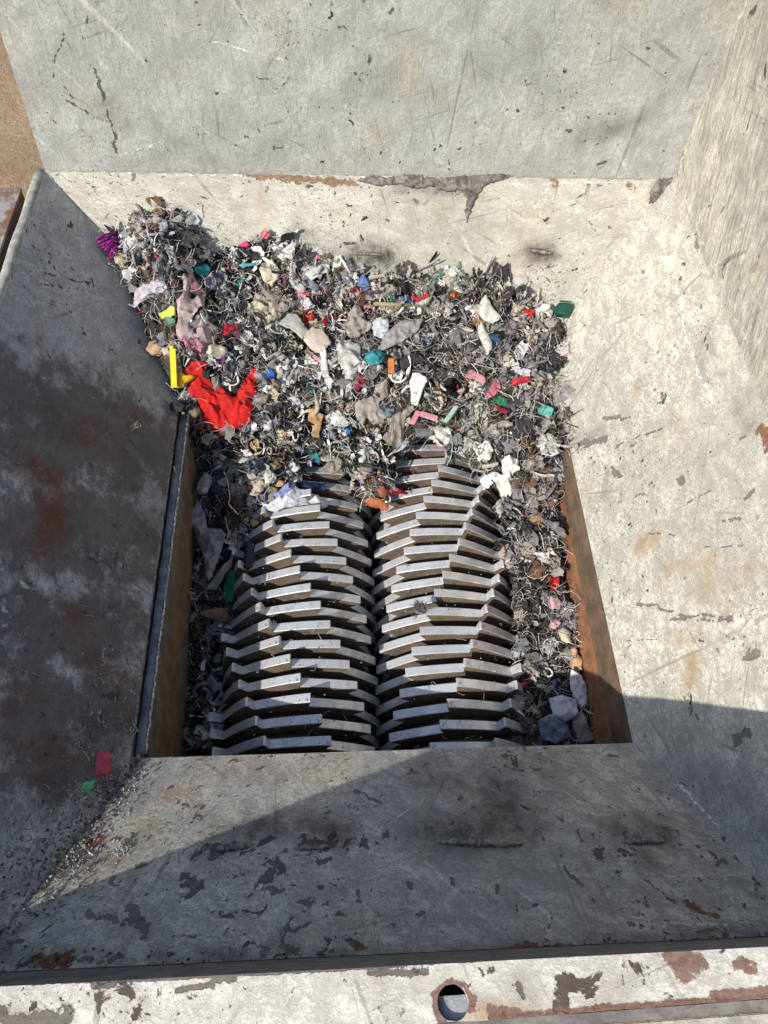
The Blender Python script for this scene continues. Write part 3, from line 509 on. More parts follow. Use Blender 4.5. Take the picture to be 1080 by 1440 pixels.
# chamber liners and box
def liner(name, quads, mat):
    mb = MB()
    for q in quads:
        q = [np.array(p, float) for p in q]; n = np.cross(q[1]-q[0], q[3]-q[0]); n /= np.linalg.norm(n)
        V = q+[p-n*.006 for p in q]
        mb.add(V, [(0, 1, 2, 3), (7, 6, 5, 4), (0, 4, 5, 1), (1, 5, 6, 2), (2, 6, 7, 3), (3, 7, 4, 0)])
    return mb.build(name, mat, hopper)
liner('right_liner_edge', [[(.394, .001, -.001), (.394, .93, -.001), (.394, .93, -.088), (.394, .001, -.088)]], M['brownwall'])
liner('right_liner', [[(.3935, .001, -.089), (.3935, .93, -.089), (.335, .95, -.30), (.335, .001, -.30)]], M['rustwall'])
liner('left_liner', [[(-.400, .001, -.003), (-.382, .001, -.34), (-.382, .93, -.34), (-.400, .93, -.003)]], M['brownwall'])
liner('near_liner', [[(-.40, .0, -.006), (.393, .0, -.006), (.393, .0, -.50), (-.40, .0, -.50)]], M['darksteel'])
liner('far_liner', [[(.393, .935, -.002), (-.40, .935, -.002), (-.40, .935, -.50), (.393, .935, -.50)]], M['darksteel'])
mb = MB(); mb.box((-.42, -.03, -.55), (.42, .99, -.51)); mb.box((-.42, -.03, -.51), (-.405, .99, -.35)); mb.box((.405, -.03, -.51), (.42, .99, -.31))
mb.build('chamber_floor', M['darksteel'], hopper)
# stand under the hopper
for (x, y) in [(-.45, .02), (.43, .02), (-.45, .95), (.43, .95)]:
    mb = MB(); mb.box((x-.03, y-.03, -1.5), (x+.03, y+.03, -.40)); mb.box((x-.06, y-.06, -1.5), (x+.06, y+.06, -1.485)); mb.build('leg', M['darksteel'], hopper)
mb = MB(); mb.box((-.46, -.02, -.40), (.44, .0, -.33)); mb.build('cross_beam', M['darksteel'], hopper)
mb = MB(); mb.box((-.46, .97, -.40), (.44, .99, -.33)); mb.build('cross_beam', M['darksteel'], hopper)

# weld beads standing in the slots
def bead(pl, pa, pb, wd=4.5, h=2.5, n=22):
    a, b = on(pl, *pa), on(pl, *pb); nn = np.array(PL[pl][1], float); nn /= np.linalg.norm(nn)
    if nn[2] < 0: nn = -nn
    pts = []
    for i in range(n):
        s = i/(n-1); p = a+(b-a)*s+nn*(h/1000*.35)+np.array([rnd.uniform(-1, 1), rnd.uniform(-1, 1), 0])*.0009; pts.append(p)
    V, F = tube(pts, wd/1000/2, 8, rf=lambda s: (.35+.65*min(1, 5*min(s, 1-s)))*(.85+.3*math.sin(s*70)))
    return V, F
for pl, pa, pb, wd in [('near', (304, 1194), (357, 1188), 13), ('near', (415, 1194), (462, 1191), 10), ('near', (615, 1185), (735, 1187), 13), ('near', (874, 1184), (934, 1184), 12), ('back', (492, 356), (545, 358), 8), ('back', (742, 351), (776, 356), 12)]:
    par = near_plate if pl == 'near' else back_plate
    V, F = bead(pl, pa, pb, wd); o = mesh('weld_bead', V, F, M['weld'], par, True)
for nm, P0_, P1_, rr, mt in [('hip_seam', FL, A, .0018, 'edge'), ('hip_seam', FR, B, .0012, 'edge'), ('hip_seam', NR, HR, .0016, 'edge'), ('hip_seam', NL, HL, .0016, 'weld'), ('fold_seam', A, B, .0012, 'edge'), ('corner_seam', B, (.643, YB, .80), .002, 'edge')]:
    pts = [P0_+(np.array(P1_)-P0_)*s+np.array([rnd.uniform(-1, 1), rnd.uniform(-1, 1), rnd.uniform(-.3, .3)])*.0011 for s in np.linspace(0, 1, 110)]
    ph = rnd.uniform(0, 9); V, F = tube(pts, rr, 5, rf=lambda s: .35+.9*abs(mnoise.noise(Vector((s*30, ph, 0))))*2); mesh(nm, V, F, M[mt], hopper, True)

# ------------------------------------------------------------------ outside: sand ground, side ledge
def ground():
    n = 160; V = []; F = []
    for j in range(n+1):
        for i in range(n+1):
            u = (i/n-.5)*2; v = (j/n-.5)*2
            x = (abs(u)**3*u/abs(u) if u else 0)*60-1.5*(1-abs(u)); y = (abs(v)**3*v/abs(v) if v else 0)*60+2*(1-abs(v))
            d = .05*mnoise.fractal(Vector((x*1.3, y*1.3, 0)), 1., 2.2, 5)+.012*mnoise.noise(Vector((x*9, y*9, 2)))
            V.append((x, y, -1.52+d*(1 if math.hypot(x, y) < 20 else .3)))
    for j in range(n):
        for i in range(n): a = j*(n+1)+i; F.append((a, a+1, a+n+2, a+n+1))
    o = mesh('ground', V, F, sand, None, True); tag(o, 'tan sandy ground beyond the hopper', None, kind='structure'); return o
t = NT('sandy_ground', uv=False); a_ = t.noise(2.2, 6, .65); b_ = t.noise(18, 5, .7, .4); c_ = t.noise(90, 4, .7); v_ = t.vor(26)
cc = t.mix(t.step(a_, .35, .65), (.50, .34, .20), (.40, .26, .145)); cc = t.mix(t.step(b_, .45, .62, 0, .5), cc, (.27, .17, .095))
cc = t.mix(t.step(c_, .62, .7, 0, .8), cc, (.10, .065, .04)); cc = t.mix(t.step(t.noise(60, 3, .6, off=(3, 3, 3)), .66, .7, 0, .8), cc, (.6, .5, .38))
sand = t.out(cc, .95, t.math('MULTIPLY_ADD', b_, 1, t.math('MULTIPLY', c_, .4)), .02)
ground()
# side ledge: a neighbouring steel box edge running beside the hopper
ledge = empty('steel_ledge', 'grey and rust stained steel ledge beside the left edge of the hopper', 'steel ledge', (-.8, .5, .1))
lz = .26; p0 = zpt(30, 264, lz); p1 = zpt(0, 262, lz); pe = zpt(2, 400, lz)
xr = p0[0]
t = NT('ledge_paint', uv=False); a_ = t.noise(14, 6, .65); b_ = t.noise(160, 4, .7)
cc = t.mix(t.step(a_, .4, .55), (.36, .35, .32), (.20, .10, .06)); cc = t.mix(t.step(b_, .5, .7, 0, .6), cc, (.12, .1, .09)); M['ledge'] = t.out(cc, .7, b_, .001)
mb = MB(); mb.box((xr-.40, -.30, lz-.006), (xr, p0[1], lz)); mb.build('top_plate', M['ledge'], ledge)
mb = MB(); mb.box((xr-.006, -.30, lz-.5), (xr-.001, p0[1]-.002, lz-.007)); mb.build('side_plate', M['darksteel'], ledge)
mb = MB(); mb.box((xr, -.30, lz-.10), (xr+.04, p0[1]-.01, lz-.094)); mb.build('channel', M['bluesteel'], ledge)
mb = MB(); mb.box((xr-.395, p0[1]-.012, lz-.5), (xr-.008, p0[1]-.006, lz-.007)); mb.build('end_plate', M['darksteel'], ledge)
mb = MB(); mb.box((xr-.36, .1, -1.5), (xr-.30, .16, lz-.007)); mb.box((xr-.36, .9, -1.5), (xr-.30, .96, lz-.007)); mb.build('support_post', M['darksteel'], ledge)

# ------------------------------------------------------------------ cutter shafts
RAD, HOOK, NTH = .175, .027, 9
def disc_mesh(sign, name):
    V = []; F = []; mi = []; th = .0175; step = 2*math.pi/NTH
    out = []
    r1 = RAD-HOOK
    for k_ in range(NTH):
        a0 = k_*step-step; a1 = k_*step
        P0 = np.array([r1*math.sin(a0), r1*math.cos(a0)]); P1 = np.array([RAD*math.sin(a1), RAD*math.cos(a1)])
        am = a0+step*.22; Pm = np.array([(r1+.001)*math.sin(am), (r1+.001)*math.cos(am)])
        seg = [P0, P0+(Pm-P0)*.12+np.array([0, 0]), Pm]
        for s in (.25, .5, .75, .93): seg.append(Pm+(P1-Pm)*s*1.0+(P1+Pm)/np.linalg.norm(P1+Pm)*.0025*math.sin(math.pi*s))
        seg.append(P1*.9985); seg.append(np.array([(RAD-.003)*math.sin(a1+.012), (RAD-.003)*math.cos(a1+.012)]))
        out += seg
    n = len(out); bev = .0012
    for (y, ins) in [(0, bev), (bev, 0), (th-bev, 0), (th, bev)]:
        for p in out:
            q = p*(1-ins/np.linalg.norm(p)); V.append((sign*q[0], y, q[1]))
    for l in range(3):
        for i in range(n): F.append([l*n+i, l*n+(i+1) % n, (l+1)*n+(i+1) % n, (l+1)*n+i]); mi.append(0)
    # side faces: ring to the hub
    b = len(V); hr_ = .085
    for y in (0, th):
        for p in out: q = p/np.linalg.norm(p)*hr_; V.append((sign*q[0], y, q[1]))
    for i in range(n):
        F.append([i, b+i, b+(i+1) % n, (i+1) % n]); mi.append(1)
        F.append([3*n+i, 3*n+(i+1) % n, b+n+(i+1) % n, b+n+i]); mi.append(1)
    if sign > 0: F = [f[::-1] for f in F]
    me = bpy.data.meshes.new(name); me.from_pydata([tuple(map(float, v)) for v in V], [], F)
    me.materials.append(M['tooth_rim']); me.materials.append(M['tooth_side']); me.polygons.foreach_set('material_index', np.array(mi, np.int32)); me.update()
    return me
def shaft(cx_, cz_, sign, y0, pitch, n, ph0, adv, label):
    root = empty('cutter_shaft', label, 'cutter shaft', (cx_, 0, cz_), 'pair of toothed cutter shafts in the hopper throat')
    me = disc_mesh(sign, 'cutter_disc')
    for i in range(n):
        o = bpy.data.objects.new('cutter_disc', me); COL.objects.link(o); o.parent = root
        o.location = (rnd.uniform(-.001, .001), y0+i*pitch+rnd.uniform(-.0006, .0006), rnd.uniform(-.001, .001))
        o.rotation_euler = (0, sign*(ph0+i*adv)+rnd.uniform(-.008, .008), 0)
    V, F = tube([(0, y, 0) for y in (-.005, .3, .6, .94)], .095, 24); mesh('shaft_core', V, F, M['tooth_side'], None, True).parent = root
    return root
# angle increases (towards +x for the left shaft) as we go nearer, i.e. decreases with i
zc = -.108-RAD
PITCH_D = .0376
shaftL = shaft(-.182, zc, 1, .0069, PITCH_D, 19, math.radians(27+6.8), -math.radians(6.8), 'left toothed cutter shaft, the one beside the dark left liner')
shaftR = shaft(.158, zc, -1, .028, PITCH_D, 20, math.radians(21.5+7), -math.radians(6.35), 'right toothed cutter shaft, the one nearer the rusty liner')

# ------------------------------------------------------------------ the heap: height field over the throat
def plz(pl, px, py, d=.008): P = on(pl, px, py); return (P[0], P[1], P[2]+d)
CT = []
for (px, py, d) in [(150, 340, .012), (180, 325, .006), (215, 300, .005), (260, 305, .004), (292, 345, .003), (330, 345, .006), (375, 328, .006), (430, 345, .004), (480, 366, .002), (560, 382, .003), (600, 378, .005), (700, 388, .006), (745, 415, .003)]:
    CT.append(plz('back', px, py, d))
for (px, py, d) in [(180, 400, .004), (215, 480, .003), (240, 540, .003)]: CT.append(plz('left', px, py, d))
for (px, py, d) in [(785, 450, .004)]: CT.append(plz('right', px, py, d))
for (px, py, z) in [(215, 340, .225), (250, 380, .185), (300, 400, .13), (380, 390, .115), (480, 420, .075), (580, 430, .062), (690, 440, .055), (760, 460, .03), (240, 450, .135), (320, 470, .085), (420, 480, .05), (540, 490, .03), (640, 500, .015), (750, 520, .005),
    (300, 540, .03), (400, 550, -.005), (500, 570, -.02), (600, 580, -.04), (700, 590, -.04), (780, 600, -.02), (262, 585, -.01), (330, 620, -.06), (420, 635, -.09), (470, 668, -.135), (435, 668, -.13), (520, 640, -.095), (600, 636, -.125), (645, 655, -.118), (575, 655, -.14), (665, 655, -.10), (720, 660, -.075), (785, 660, -.06),
    (290, 640, -.10), (300, 700, -.15), (370, 680, -.105), (480, 700, -.15), (530, 700, -.13), (415, 705, -.135), (350, 740, -.16), (280, 780, -.18), (320, 800, -.19), (330, 880, -.22), (270, 900, -.21), (300, 960, -.24), (260, 1030, -.24), (330, 1030, -.26),
    (740, 720, -.105), (770, 780, -.115), (790, 860, -.13), (750, 900, -.15), (820, 940, -.14), (780, 990, -.15), (735, 1000, -.17), (840, 1030, -.15), (750, 1045, -.17), (722, 760, -.13), (745, 830, -.135)]:
    CT.append(tuple(zpt(px, py, z)))
for (x, y, z) in [(-.17, .1, -.40), (.145, .1, -.40), (-.17, .35, -.40), (.145, .35, -.38), (-.01, .2, -.40), (-.01, .45, -.34)]: CT.append((x, y, z))
CT = np.array(CT)
def tps(r): return np.where(r > 1e-9, r*r*np.log(np.maximum(r, 1e-9)), 0)
_D = np.linalg.norm(CT[:, None, :2]-CT[None, :, :2], axis=2); _n = len(CT)
_Am = np.zeros((_n+3, _n+3)); _Am[:_n, :_n] = tps(_D)+np.eye(_n)*2e-4; _Am[:_n, _n] = 1; _Am[:_n, _n+1:] = CT[:, :2]; _Am[_n:, :_n] = _Am[:_n, _n:].T
_W = np.linalg.solve(_Am, np.append(CT[:, 2], [0, 0, 0]))
def plates_z(x, y):      # hopper surface height (or deep where the throat is)
    z = np.full(np.shape(x), -.5)
    zb = FL[2]+(-(NB[0]*(x-FL[0])+NB[1]*(y-FL[1])))/NB[2]; zl = -(NLt[0]*(x-NL[0])+NLt[1]*(y-NL[1]))/NLt[2]; zr = -(NRt[0]*(x-NR[0])+NRt[1]*(y-NR[1]))/NRt[2]
    return np.maximum(np.maximum(np.where(zb > 0, zb, -.5), np.where(zl > 0, zl, -.5)), np.where(zr > 0, zr, -.5))
def H(x, y, lump=True):
    x = np.atleast_1d(np.asarray(x, float)); y = np.atleast_1d(np.asarray(y, float))
    r = np.hypot(x[:, None]-CT[None, :, 0], y[:, None]-CT[None, :, 1])
    z = tps(r)@_W[:_n]+_W[_n]+x*_W[_n+1]+y*_W[_n+2]
    if lump: z = z+np.array([.020*mnoise.noise(Vector((a*11, b*11, 3)))+.006*mnoise.noise(Vector((a*34, b*34, 7))) for a, b in zip(x, y)])
    return np.maximum(z, plates_z(x, y)+.0015)
REG = [
 [(137, 338), (165, 318), (178, 322), (192, 298), (225, 288), (262, 300), (285, 325), (296, 358), (325, 345), (352, 335), (378, 326), (420, 340), (470, 362), (520, 382), (560, 384), (600, 372), (650, 384), (695, 372), (725, 400), (765, 425), (795, 452), (800, 500), (796, 560),
  (812, 625), (800, 660), (780, 720), (792, 800), (808, 880), (832, 960), (855, 1047), (715, 1047), (708, 990), (730, 900), (718, 830), (706, 770), (705, 700), (668, 660), (640, 632), (610, 618), (580, 622), (562, 640), (552, 650), (548, 700), (510, 712), (492, 668), (470, 650), (428, 652), (418, 690), (400, 712), (362, 712), (355, 760), (340, 830), (322, 900), (300, 960), (300, 1052), (215, 1056), (232, 900), (250, 760), (266, 600), (240, 545), (216, 490), (190, 420), (160, 372)]]
def inreg(P): return inpoly(topx(P), REG[0])
def onpile(px, py, up=0.):
    z = 0.
    lo, hi = -.45, .5; d = ray(px, py); d = d/np.linalg.norm(d)
    t0 = (.5-CP[2])/d[2]; t1 = (-.45-CP[2])/d[2]
    ts = np.linspace(t0, t1, 120); P = CP+ts[:, None]*d; g = P[:, 2]-H(P[:, 0], P[:, 1])-up
    k = np.argmax(g < 0) if np.any(g < 0) else len(ts)-1
    if k > 0: f = g[k-1]/(g[k-1]-g[k]); q = P[k-1]+(P[k]-P[k-1])*f
    else: q = P[k]
    return q

# base mass of lint and dust, coloured dark for the shade between scraps
gx = np.arange(-.72, .47, .0045); gy = np.arange(-.0, 1.16, .0045)
GX, GY = np.meshgrid(gx, gy); Z0 = H(GX.ravel(), GY.ravel())
fz = np.array([mnoise.fractal(Vector((a*60, b*60, 1)), .8, 2.1, 4) for a, b in zip(GX.ravel(), GY.ravel())])
PZ = np.stack([GX.ravel(), GY.ravel(), Z0], 1); ins = inreg(PZ)
PZ[:, 2] += fz*.0065-.004
nx_, ny_ = len(gx), len(gy); I = np.arange(nx_*ny_).reshape(ny_, nx_)
Fq = np.stack([I[:-1, :-1], I[:-1, 1:], I[1:, 1:], I[1:, :-1]], -1).reshape(-1, 4); Fq = Fq[ins[Fq].all(axis=1)]
used, inv = np.unique(Fq, return_inverse=True); Fq = inv.reshape(-1, 4)
t = NT('lint_shade_base', uv=False); a_ = t.noise(14, 5, .7, .5); b_ = t.noise(60, 6, .75, .4); c_ = t.noise(260, 4, .75)
cc = t.mix(t.step(b_, .40, .66), (.025, .022, .021), (.13, .115, .105)); cc = t.mix(t.step(a_, .45, .7, 0, .55), cc, (.11, .085, .06)); cc = t.mix(t.step(c_, .56, .68, 0, .75), cc, (.36, .34, .33))
M['lint'] = t.out(cc, 1., t.math('MULTIPLY_ADD', c_, .6, b_), .004, 1., 0, .1)
base = mesh('lint_heap', PZ[used], Fq, M['lint'], None, True)
tag(base, 'matted dark grey lint and dust packed around and over the cutters', 'lint', kind='stuff')

PAL = {'white': (.76, .74, .69), 'lightgrey': (.50, .485, .46), 'warmgrey': (.36, .325, .285), 'beige': (.46, .40, .31), 'grey': (.22, .21, .21), 'bluegrey': (.22, .25, .31), 'charcoal': (.045, .043, .045), 'black': (.018, .018, .02),
       'brown': (.13, .075, .045), 'tan': (.42, .26, .13), 'red': (.55, .03, .035), 'crimson': (.30, .015, .04), 'pink': (.62, .25, .30), 'lavender': (.42, .38, .46), 'purple': (.2, .03, .22), 'blue': (.06, .17, .42), 'navy': (.02, .03, .08), 'teal': (.03, .25, .30), 'green': (.02, .20, .10), 'mint': (.30, .50, .42), 'yellow': (.72, .60, .05), 'orange': (.62, .16, .04), 'cream': (.62, .56, .42)}
WTS = dict(white=19, lightgrey=19, warmgrey=12, beige=9, grey=9, bluegrey=3.5, charcoal=14, black=12, brown=3, tan=1.5, red=1.1, crimson=1., pink=1.3, lavender=2.5, purple=.4, blue=.6, navy=1.2, teal=.8, green=.7, mint=.5, yellow=.4, orange=.6, cream=3)
KEYS = list(WTS); CW = np.cumsum([WTS[k] for k in KEYS]).tolist()
def pick(r=rnd):
    v = r.uniform(0, CW[-1])
    for k, c in zip(KEYS, CW):
        if v <= c: return k
def vary(c, a=.12): 
    f = 1+rnd.uniform(-a*1.6, a); return tuple(max(.01, min(.9, x*f*(1+rnd.uniform(-.05, .05)))) for x in c)

def g_crumple(size, asp=1., n=8, fold=1., rr=rnd):
    sd = rr.uniform(0, 99); V = []; F = []; ax = rr.uniform(0, math.pi); fr = rr.uniform(1.2, 2.4)
    for j in range(n+1):
        for i in range(n+1):
            u = i/n-.5; v = j/n-.5
            e = 1+.35*mnoise.noise(Vector((u*3+sd, v*3, 5)))
            if i in (0, n) or j in (0, n): e += rr.uniform(-.16, .08)
            x = u*size*e; y = v*size*asp*e
            s = (u*math.cos(ax)+v*math.sin(ax))*fr*3
            rg = 1-abs(mnoise.noise(Vector((s, v*1.2+sd, 2))))*2.6
            z = size*fold*(.22*rg+.16*mnoise.noise(Vector((u*5+sd, v*5, 8)))+.30*mnoise.noise(Vector((u*1.6, v*1.6+sd, 3))))
            rc = 1-.30*(4*u*u)*(4*v*v)-.08*fold; x *= rc; y *= rc; V.append((x+size*.1*mnoise.noise(Vector((u*4, v*4, sd))), y+size*.1*mnoise.noise(Vector((v*4, sd, u*4))), z))
    for j in range(n):
        for i in range(n): a = j*(n+1)+i; F.append((a, a+1, a+n+2, a+n+1))
    return np.array(V), F
def g_strip(L, wd, n=14, curl=1., rr=rnd, k=2):
    p = np.zeros(3); th = rr.uniform(0, 6.28); el = 0.; V = []; F = []; w_ = rr.uniform(-1, 1)*curl*.5; tw = rr.uniform(0, 3)
    for i in range(n+1):
        s = i/n; d = np.array([math.cos(th)*math.cos(el), math.sin(th)*math.cos(el), math.sin(el)])
        sd = np.array([-math.sin(th), math.cos(th), 0]); up = np.cross(d, sd); a = tw
        cr = sd*math.cos(a)+up*math.sin(a); w2 = wd*(.75+.4*math.sin(s*5+tw))*(1 if .06 < s < .94 else .6)
        cup = np.cross(d, cr)*wd*.22
        for q in range(k+1):
            f = q/k-.5; V.append(p+cr*f*w2+cup*(1-4*f*f))
        p = p+d*L/n; w_ += rr.uniform(-.35, .35)*curl; w_ *= .85; th += w_; el = el*.8+rr.uniform(-.3, .3)*curl; tw += rr.uniform(-.3, .35)*curl
    for i in range(n):
        for q in range(k): a = i*(k+1)+q; F.append((a, a+1, a+k+2, a+k+1))
    V = np.array(V); return V-V.mean(0), F
def g_thread(L, r, n=10, curl=1., rr=rnd, sides=3):
    p = np.zeros(3); th = rr.uniform(0, 6.28); w_ = rr.uniform(-.6, .6)*curl; el = 0; pts = []
    for i in range(n+1):
        pts.append(p.copy()); p = p+np.array([math.cos(th)*math.cos(el), math.sin(th)*math.cos(el), math.sin(el)])*L/n
        th += w_; w_ = w_*.85+rr.uniform(-.4, .4)*curl; el = el*.7+rr.uniform(-.35, .35)
    c = np.mean(pts, 0); V, F = tube([q-c for q in pts], r, sides, False); return np.array(V), F
ICO_V = np.array([(0, 0, 1), (.894, 0, .447), (.276, .851, .447), (-.724, .526, .447), (-.724, -.526, .447), (.276, -.851, .447), (.724, .526, -.447), (-.276, .851, -.447), (-.894, 0, -.447), (-.276, -.851, -.447), (.724, -.526, -.447), (0, 0, -1)])
ICO_F = [(0, 1, 2), (0, 2, 3), (0, 3, 4), (0, 4, 5), (0, 5, 1), (1, 6, 2), (2, 7, 3), (3, 8, 4), (4, 9, 5), (5, 10, 1), (6, 7, 2), (7, 8, 3), (8, 9, 4), (9, 10, 5), (10, 6, 1), (6, 11, 7), (7, 11, 8), (8, 11, 9), (9, 11, 10), (10, 11, 6)]
def g_chip(size, rr=rnd, flat=.5):
    V = ICO_V*np.array([1, rr.uniform(.5, 1), flat*rr.uniform(.6, 1)])*size/2; V = V*np.array([[rr.uniform(.75, 1.25)] for _ in V]); return V, ICO_F
def g_blob(size, flat=.6, sub=2, amp=.18, sd=None, sharp=0.):
    """rounded irregular lump: subdivided icosahedron"""
    V = [Vector(v).normalized() for v in ICO_V]; F = list(ICO_F); sd = sd if sd is not None else rnd.uniform(0, 99)
    for _ in range(sub):
        mp = {}; NF = []
        def mid(a, b):
            k_ = (min(a, b), max(a, b))
            if k_ not in mp: V.append(((V[a]+V[b])/2).normalized()); mp[k_] = len(V)-1
            return mp[k_]
        for a, b, c in F: x, y, z = mid(a, b), mid(b, c), mid(c, a); NF += [(a, x, z), (x, b, y), (z, y, c), (x, y, z)]
        F = NF
    W = [v*(1+amp*2*mnoise.noise(v*1.4+Vector((sd, 0, 0)))+amp*.6*mnoise.noise(v*4+Vector((0, sd, 0)))) for v in V]
    return np.array([(v.x*size/2, v.y*size/2, v.z*size/2*flat) for v in W]), F
def frame_at(x, y, tilt=.5, rr=rnd):
    e = .012; h = H([x+e, x-e, x, x], [y, y, y+e, y-e], False); n = Vector((-(h[0]-h[1])/(2*e), -(h[2]-h[3])/(2*e), 1)).normalized()
    q = n.to_track_quat('Z', 'Y').to_matrix() @ Matrix.Rotation(rr.uniform(0, 6.28), 3, 'Z') @ Matrix.Rotation(rr.gauss(0, tilt), 3, 'X') @ Matrix.Rotation(rr.gauss(0, tilt), 3, 'Y')
    return np.array(q), np.array(n)
def thicken(V, F, t_):
    """sheet -> closed thin solid"""
    V = np.array(V); N = np.zeros_like(V)
    for f in F:
        n = np.cross(V[f[1]]-V[f[0]], V[f[-1]]-V[f[0]])
        for i in f: N[i] += n
    N /= (np.linalg.norm(N, axis=1)[:, None]+1e-12); k = len(V); W = np.vstack([V, V-N*t_]); FF = list(map(tuple, F))+[tuple(i+k for i in f[::-1]) for f in F]
    ed = {}
    for f in F:
        for i in range(len(f)): ed[(f[i], f[(i+1) % len(f)])] = 1
    for (a, b) in ed:
        if (b, a) not in ed: FF.append((b, a, a+k, b+k))
    return W, FF
# sample positions over the heap, weighted to what the lens sees
def samples(n, rr=random.Random(3)):
    out = []
    while len(out) < n:
        X = np.array([rr.uniform(-.72, .46) for _ in range(n)]); Y = np.array([rr.uniform(0, 1.16) for _ in range(n)]); Z = H(X, Y)
        ok = inreg(np.stack([X, Y, Z], 1)); out += [tuple(p) for p in np.stack([X, Y, Z], 1)[ok]]
    return out[:n]
def zone(P):
    px = topx(np.array(P))[0]; return px
t = NT('shredded_scraps', uv=False); b_ = t.noise(90, 5, .7); c_ = t.noise(700, 2, .6)
cc = t.mix(1., t.attrc('col'), t_rgb(t, t.math('MULTIPLY_ADD', t.math('SUBTRACT', c_, .5), .8, 1.)), 'MULTIPLY'); cc = t.mix(t.step(b_, .54, .70, 0, .42), cc, (.07, .06, .05))
M['scrap'] = t.out(cc, .9, t.math('MULTIPLY_ADD', c_, .4, b_), .0012, 1., 0, .15)
def place(V, Q, p): return np.array(V)@Q.T+np.array(p)
def dark_zone(px):      # left gap of the throat gets darker scrap colours
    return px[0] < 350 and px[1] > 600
mbs = MB()
def colour_for(px):
    k = pick()
    if px[0] > 640 and px[1] > 500 and k in ('white', 'beige', 'cream') and rnd.random() < .35: k = 'grey'
    if px[0] > 600 and px[1] > 470 and rnd.random() < .35: k = rnd.choice(['grey', 'charcoal', 'brown', 'grey', 'warmgrey'])
    if px[0] > 560 and rnd.random() < .18: k = rnd.choice(['grey', 'charcoal', 'warmgrey'])
    if px[0] < 300 and px[1] < 430 and rnd.random() < .6: k = rnd.choice(['lightgrey', 'warmgrey', 'white', 'beige', 'lavender', 'warmgrey'])
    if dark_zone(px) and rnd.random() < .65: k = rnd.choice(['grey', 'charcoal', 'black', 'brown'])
    return k
# ---- the larger scraps, each an object of its own
for k, c in PAL.items(): M['cloth_'+k] = cloth_mat('cloth_'+k, c)
GL = {'white': ('off white', 'white shreds in the heap'), 'lightgrey': ('light grey', 'light grey shreds in the heap'), 'warmgrey': ('warm grey', 'warm grey shreds in the heap'), 'beige': ('beige', 'beige shreds in the heap'), 'grey': ('mid grey', 'mid grey shreds in the heap'), 'bluegrey': ('blue grey', 'blue grey shreds in the heap'),
      'charcoal': ('charcoal', 'charcoal shreds in the heap'), 'black': ('black', 'black shreds in the heap'), 'brown': ('dark brown', 'brown shreds in the heap'), 'tan': ('tan', 'tan shreds in the heap'), 'red': ('red', 'red shreds in the heap'), 'crimson': ('crimson', 'crimson shreds in the heap'), 'pink': ('pink', 'pink shreds in the heap'),
      'lavender': ('lavender grey', 'lavender shreds in the heap'), 'purple': ('purple', 'purple shreds in the heap'), 'blue': ('blue', 'blue shreds in the heap'), 'navy': ('navy', 'navy shreds in the heap'), 'teal': ('teal', 'teal shreds in the heap'), 'green': ('green', 'green shreds in the heap'), 'mint': ('mint', 'mint shreds in the heap'), 'yellow': ('yellow', 'yellow shreds in the heap'), 'orange': ('orange', 'orange shreds in the heap'), 'cream': ('cream', 'cream shreds in the heap')}
def local_obj(name, V, F, mats, smooth=True, mi=None):
    V = np.array(V, float); c = V.mean(0); c[2] = V[:, 2].min(); o = mesh(name, V-c, F, mats, None, smooth, mi); o.location = c; return o
# ------------------------------------------------------------------ pieces one can point at
def glossy(name, c, rough=.35, k=.2):
    t = NT(name, uv=False); a = t.noise(50, 4, .6); b = t.noise(220, 3, .7)
    cc = t.mix(t.step(a, .35, .65), tuple(x*(1-k) for x in c), c); cc = t.mix(t.step(b, .6, .75, 0, .5), cc, (.14, .12, .1))
    return t.out(cc, rough, t.math('MULTIPLY_ADD', b, .3, a), .0004, 1., 0, .5)
HP = []                                    # outlines already taken by the pieces above
VIVID = ('red', 'crimson', 'pink', 'purple', 'blue', 'teal', 'green', 'mint', 'yellow', 'orange', 'navy')
def covered(px, m_):
    for pl__, r_ in HP:
        if r_ is None and (abs(px[0]-pl__[0][0]) > 120 or abs(px[1]-pl__[0][1]) > 120): continue
        if r_ is not None:
            if math.hypot(px[0]-pl__[0], px[1]-pl__[1]) < r_+m_: return True
            continue
        c = pl__.mean(0); Q_ = c+(pl__-c)*(1+m_/max(8., np.abs(pl__-c).mean()))
        if inpoly([px], Q_)[0]: return True
    return False
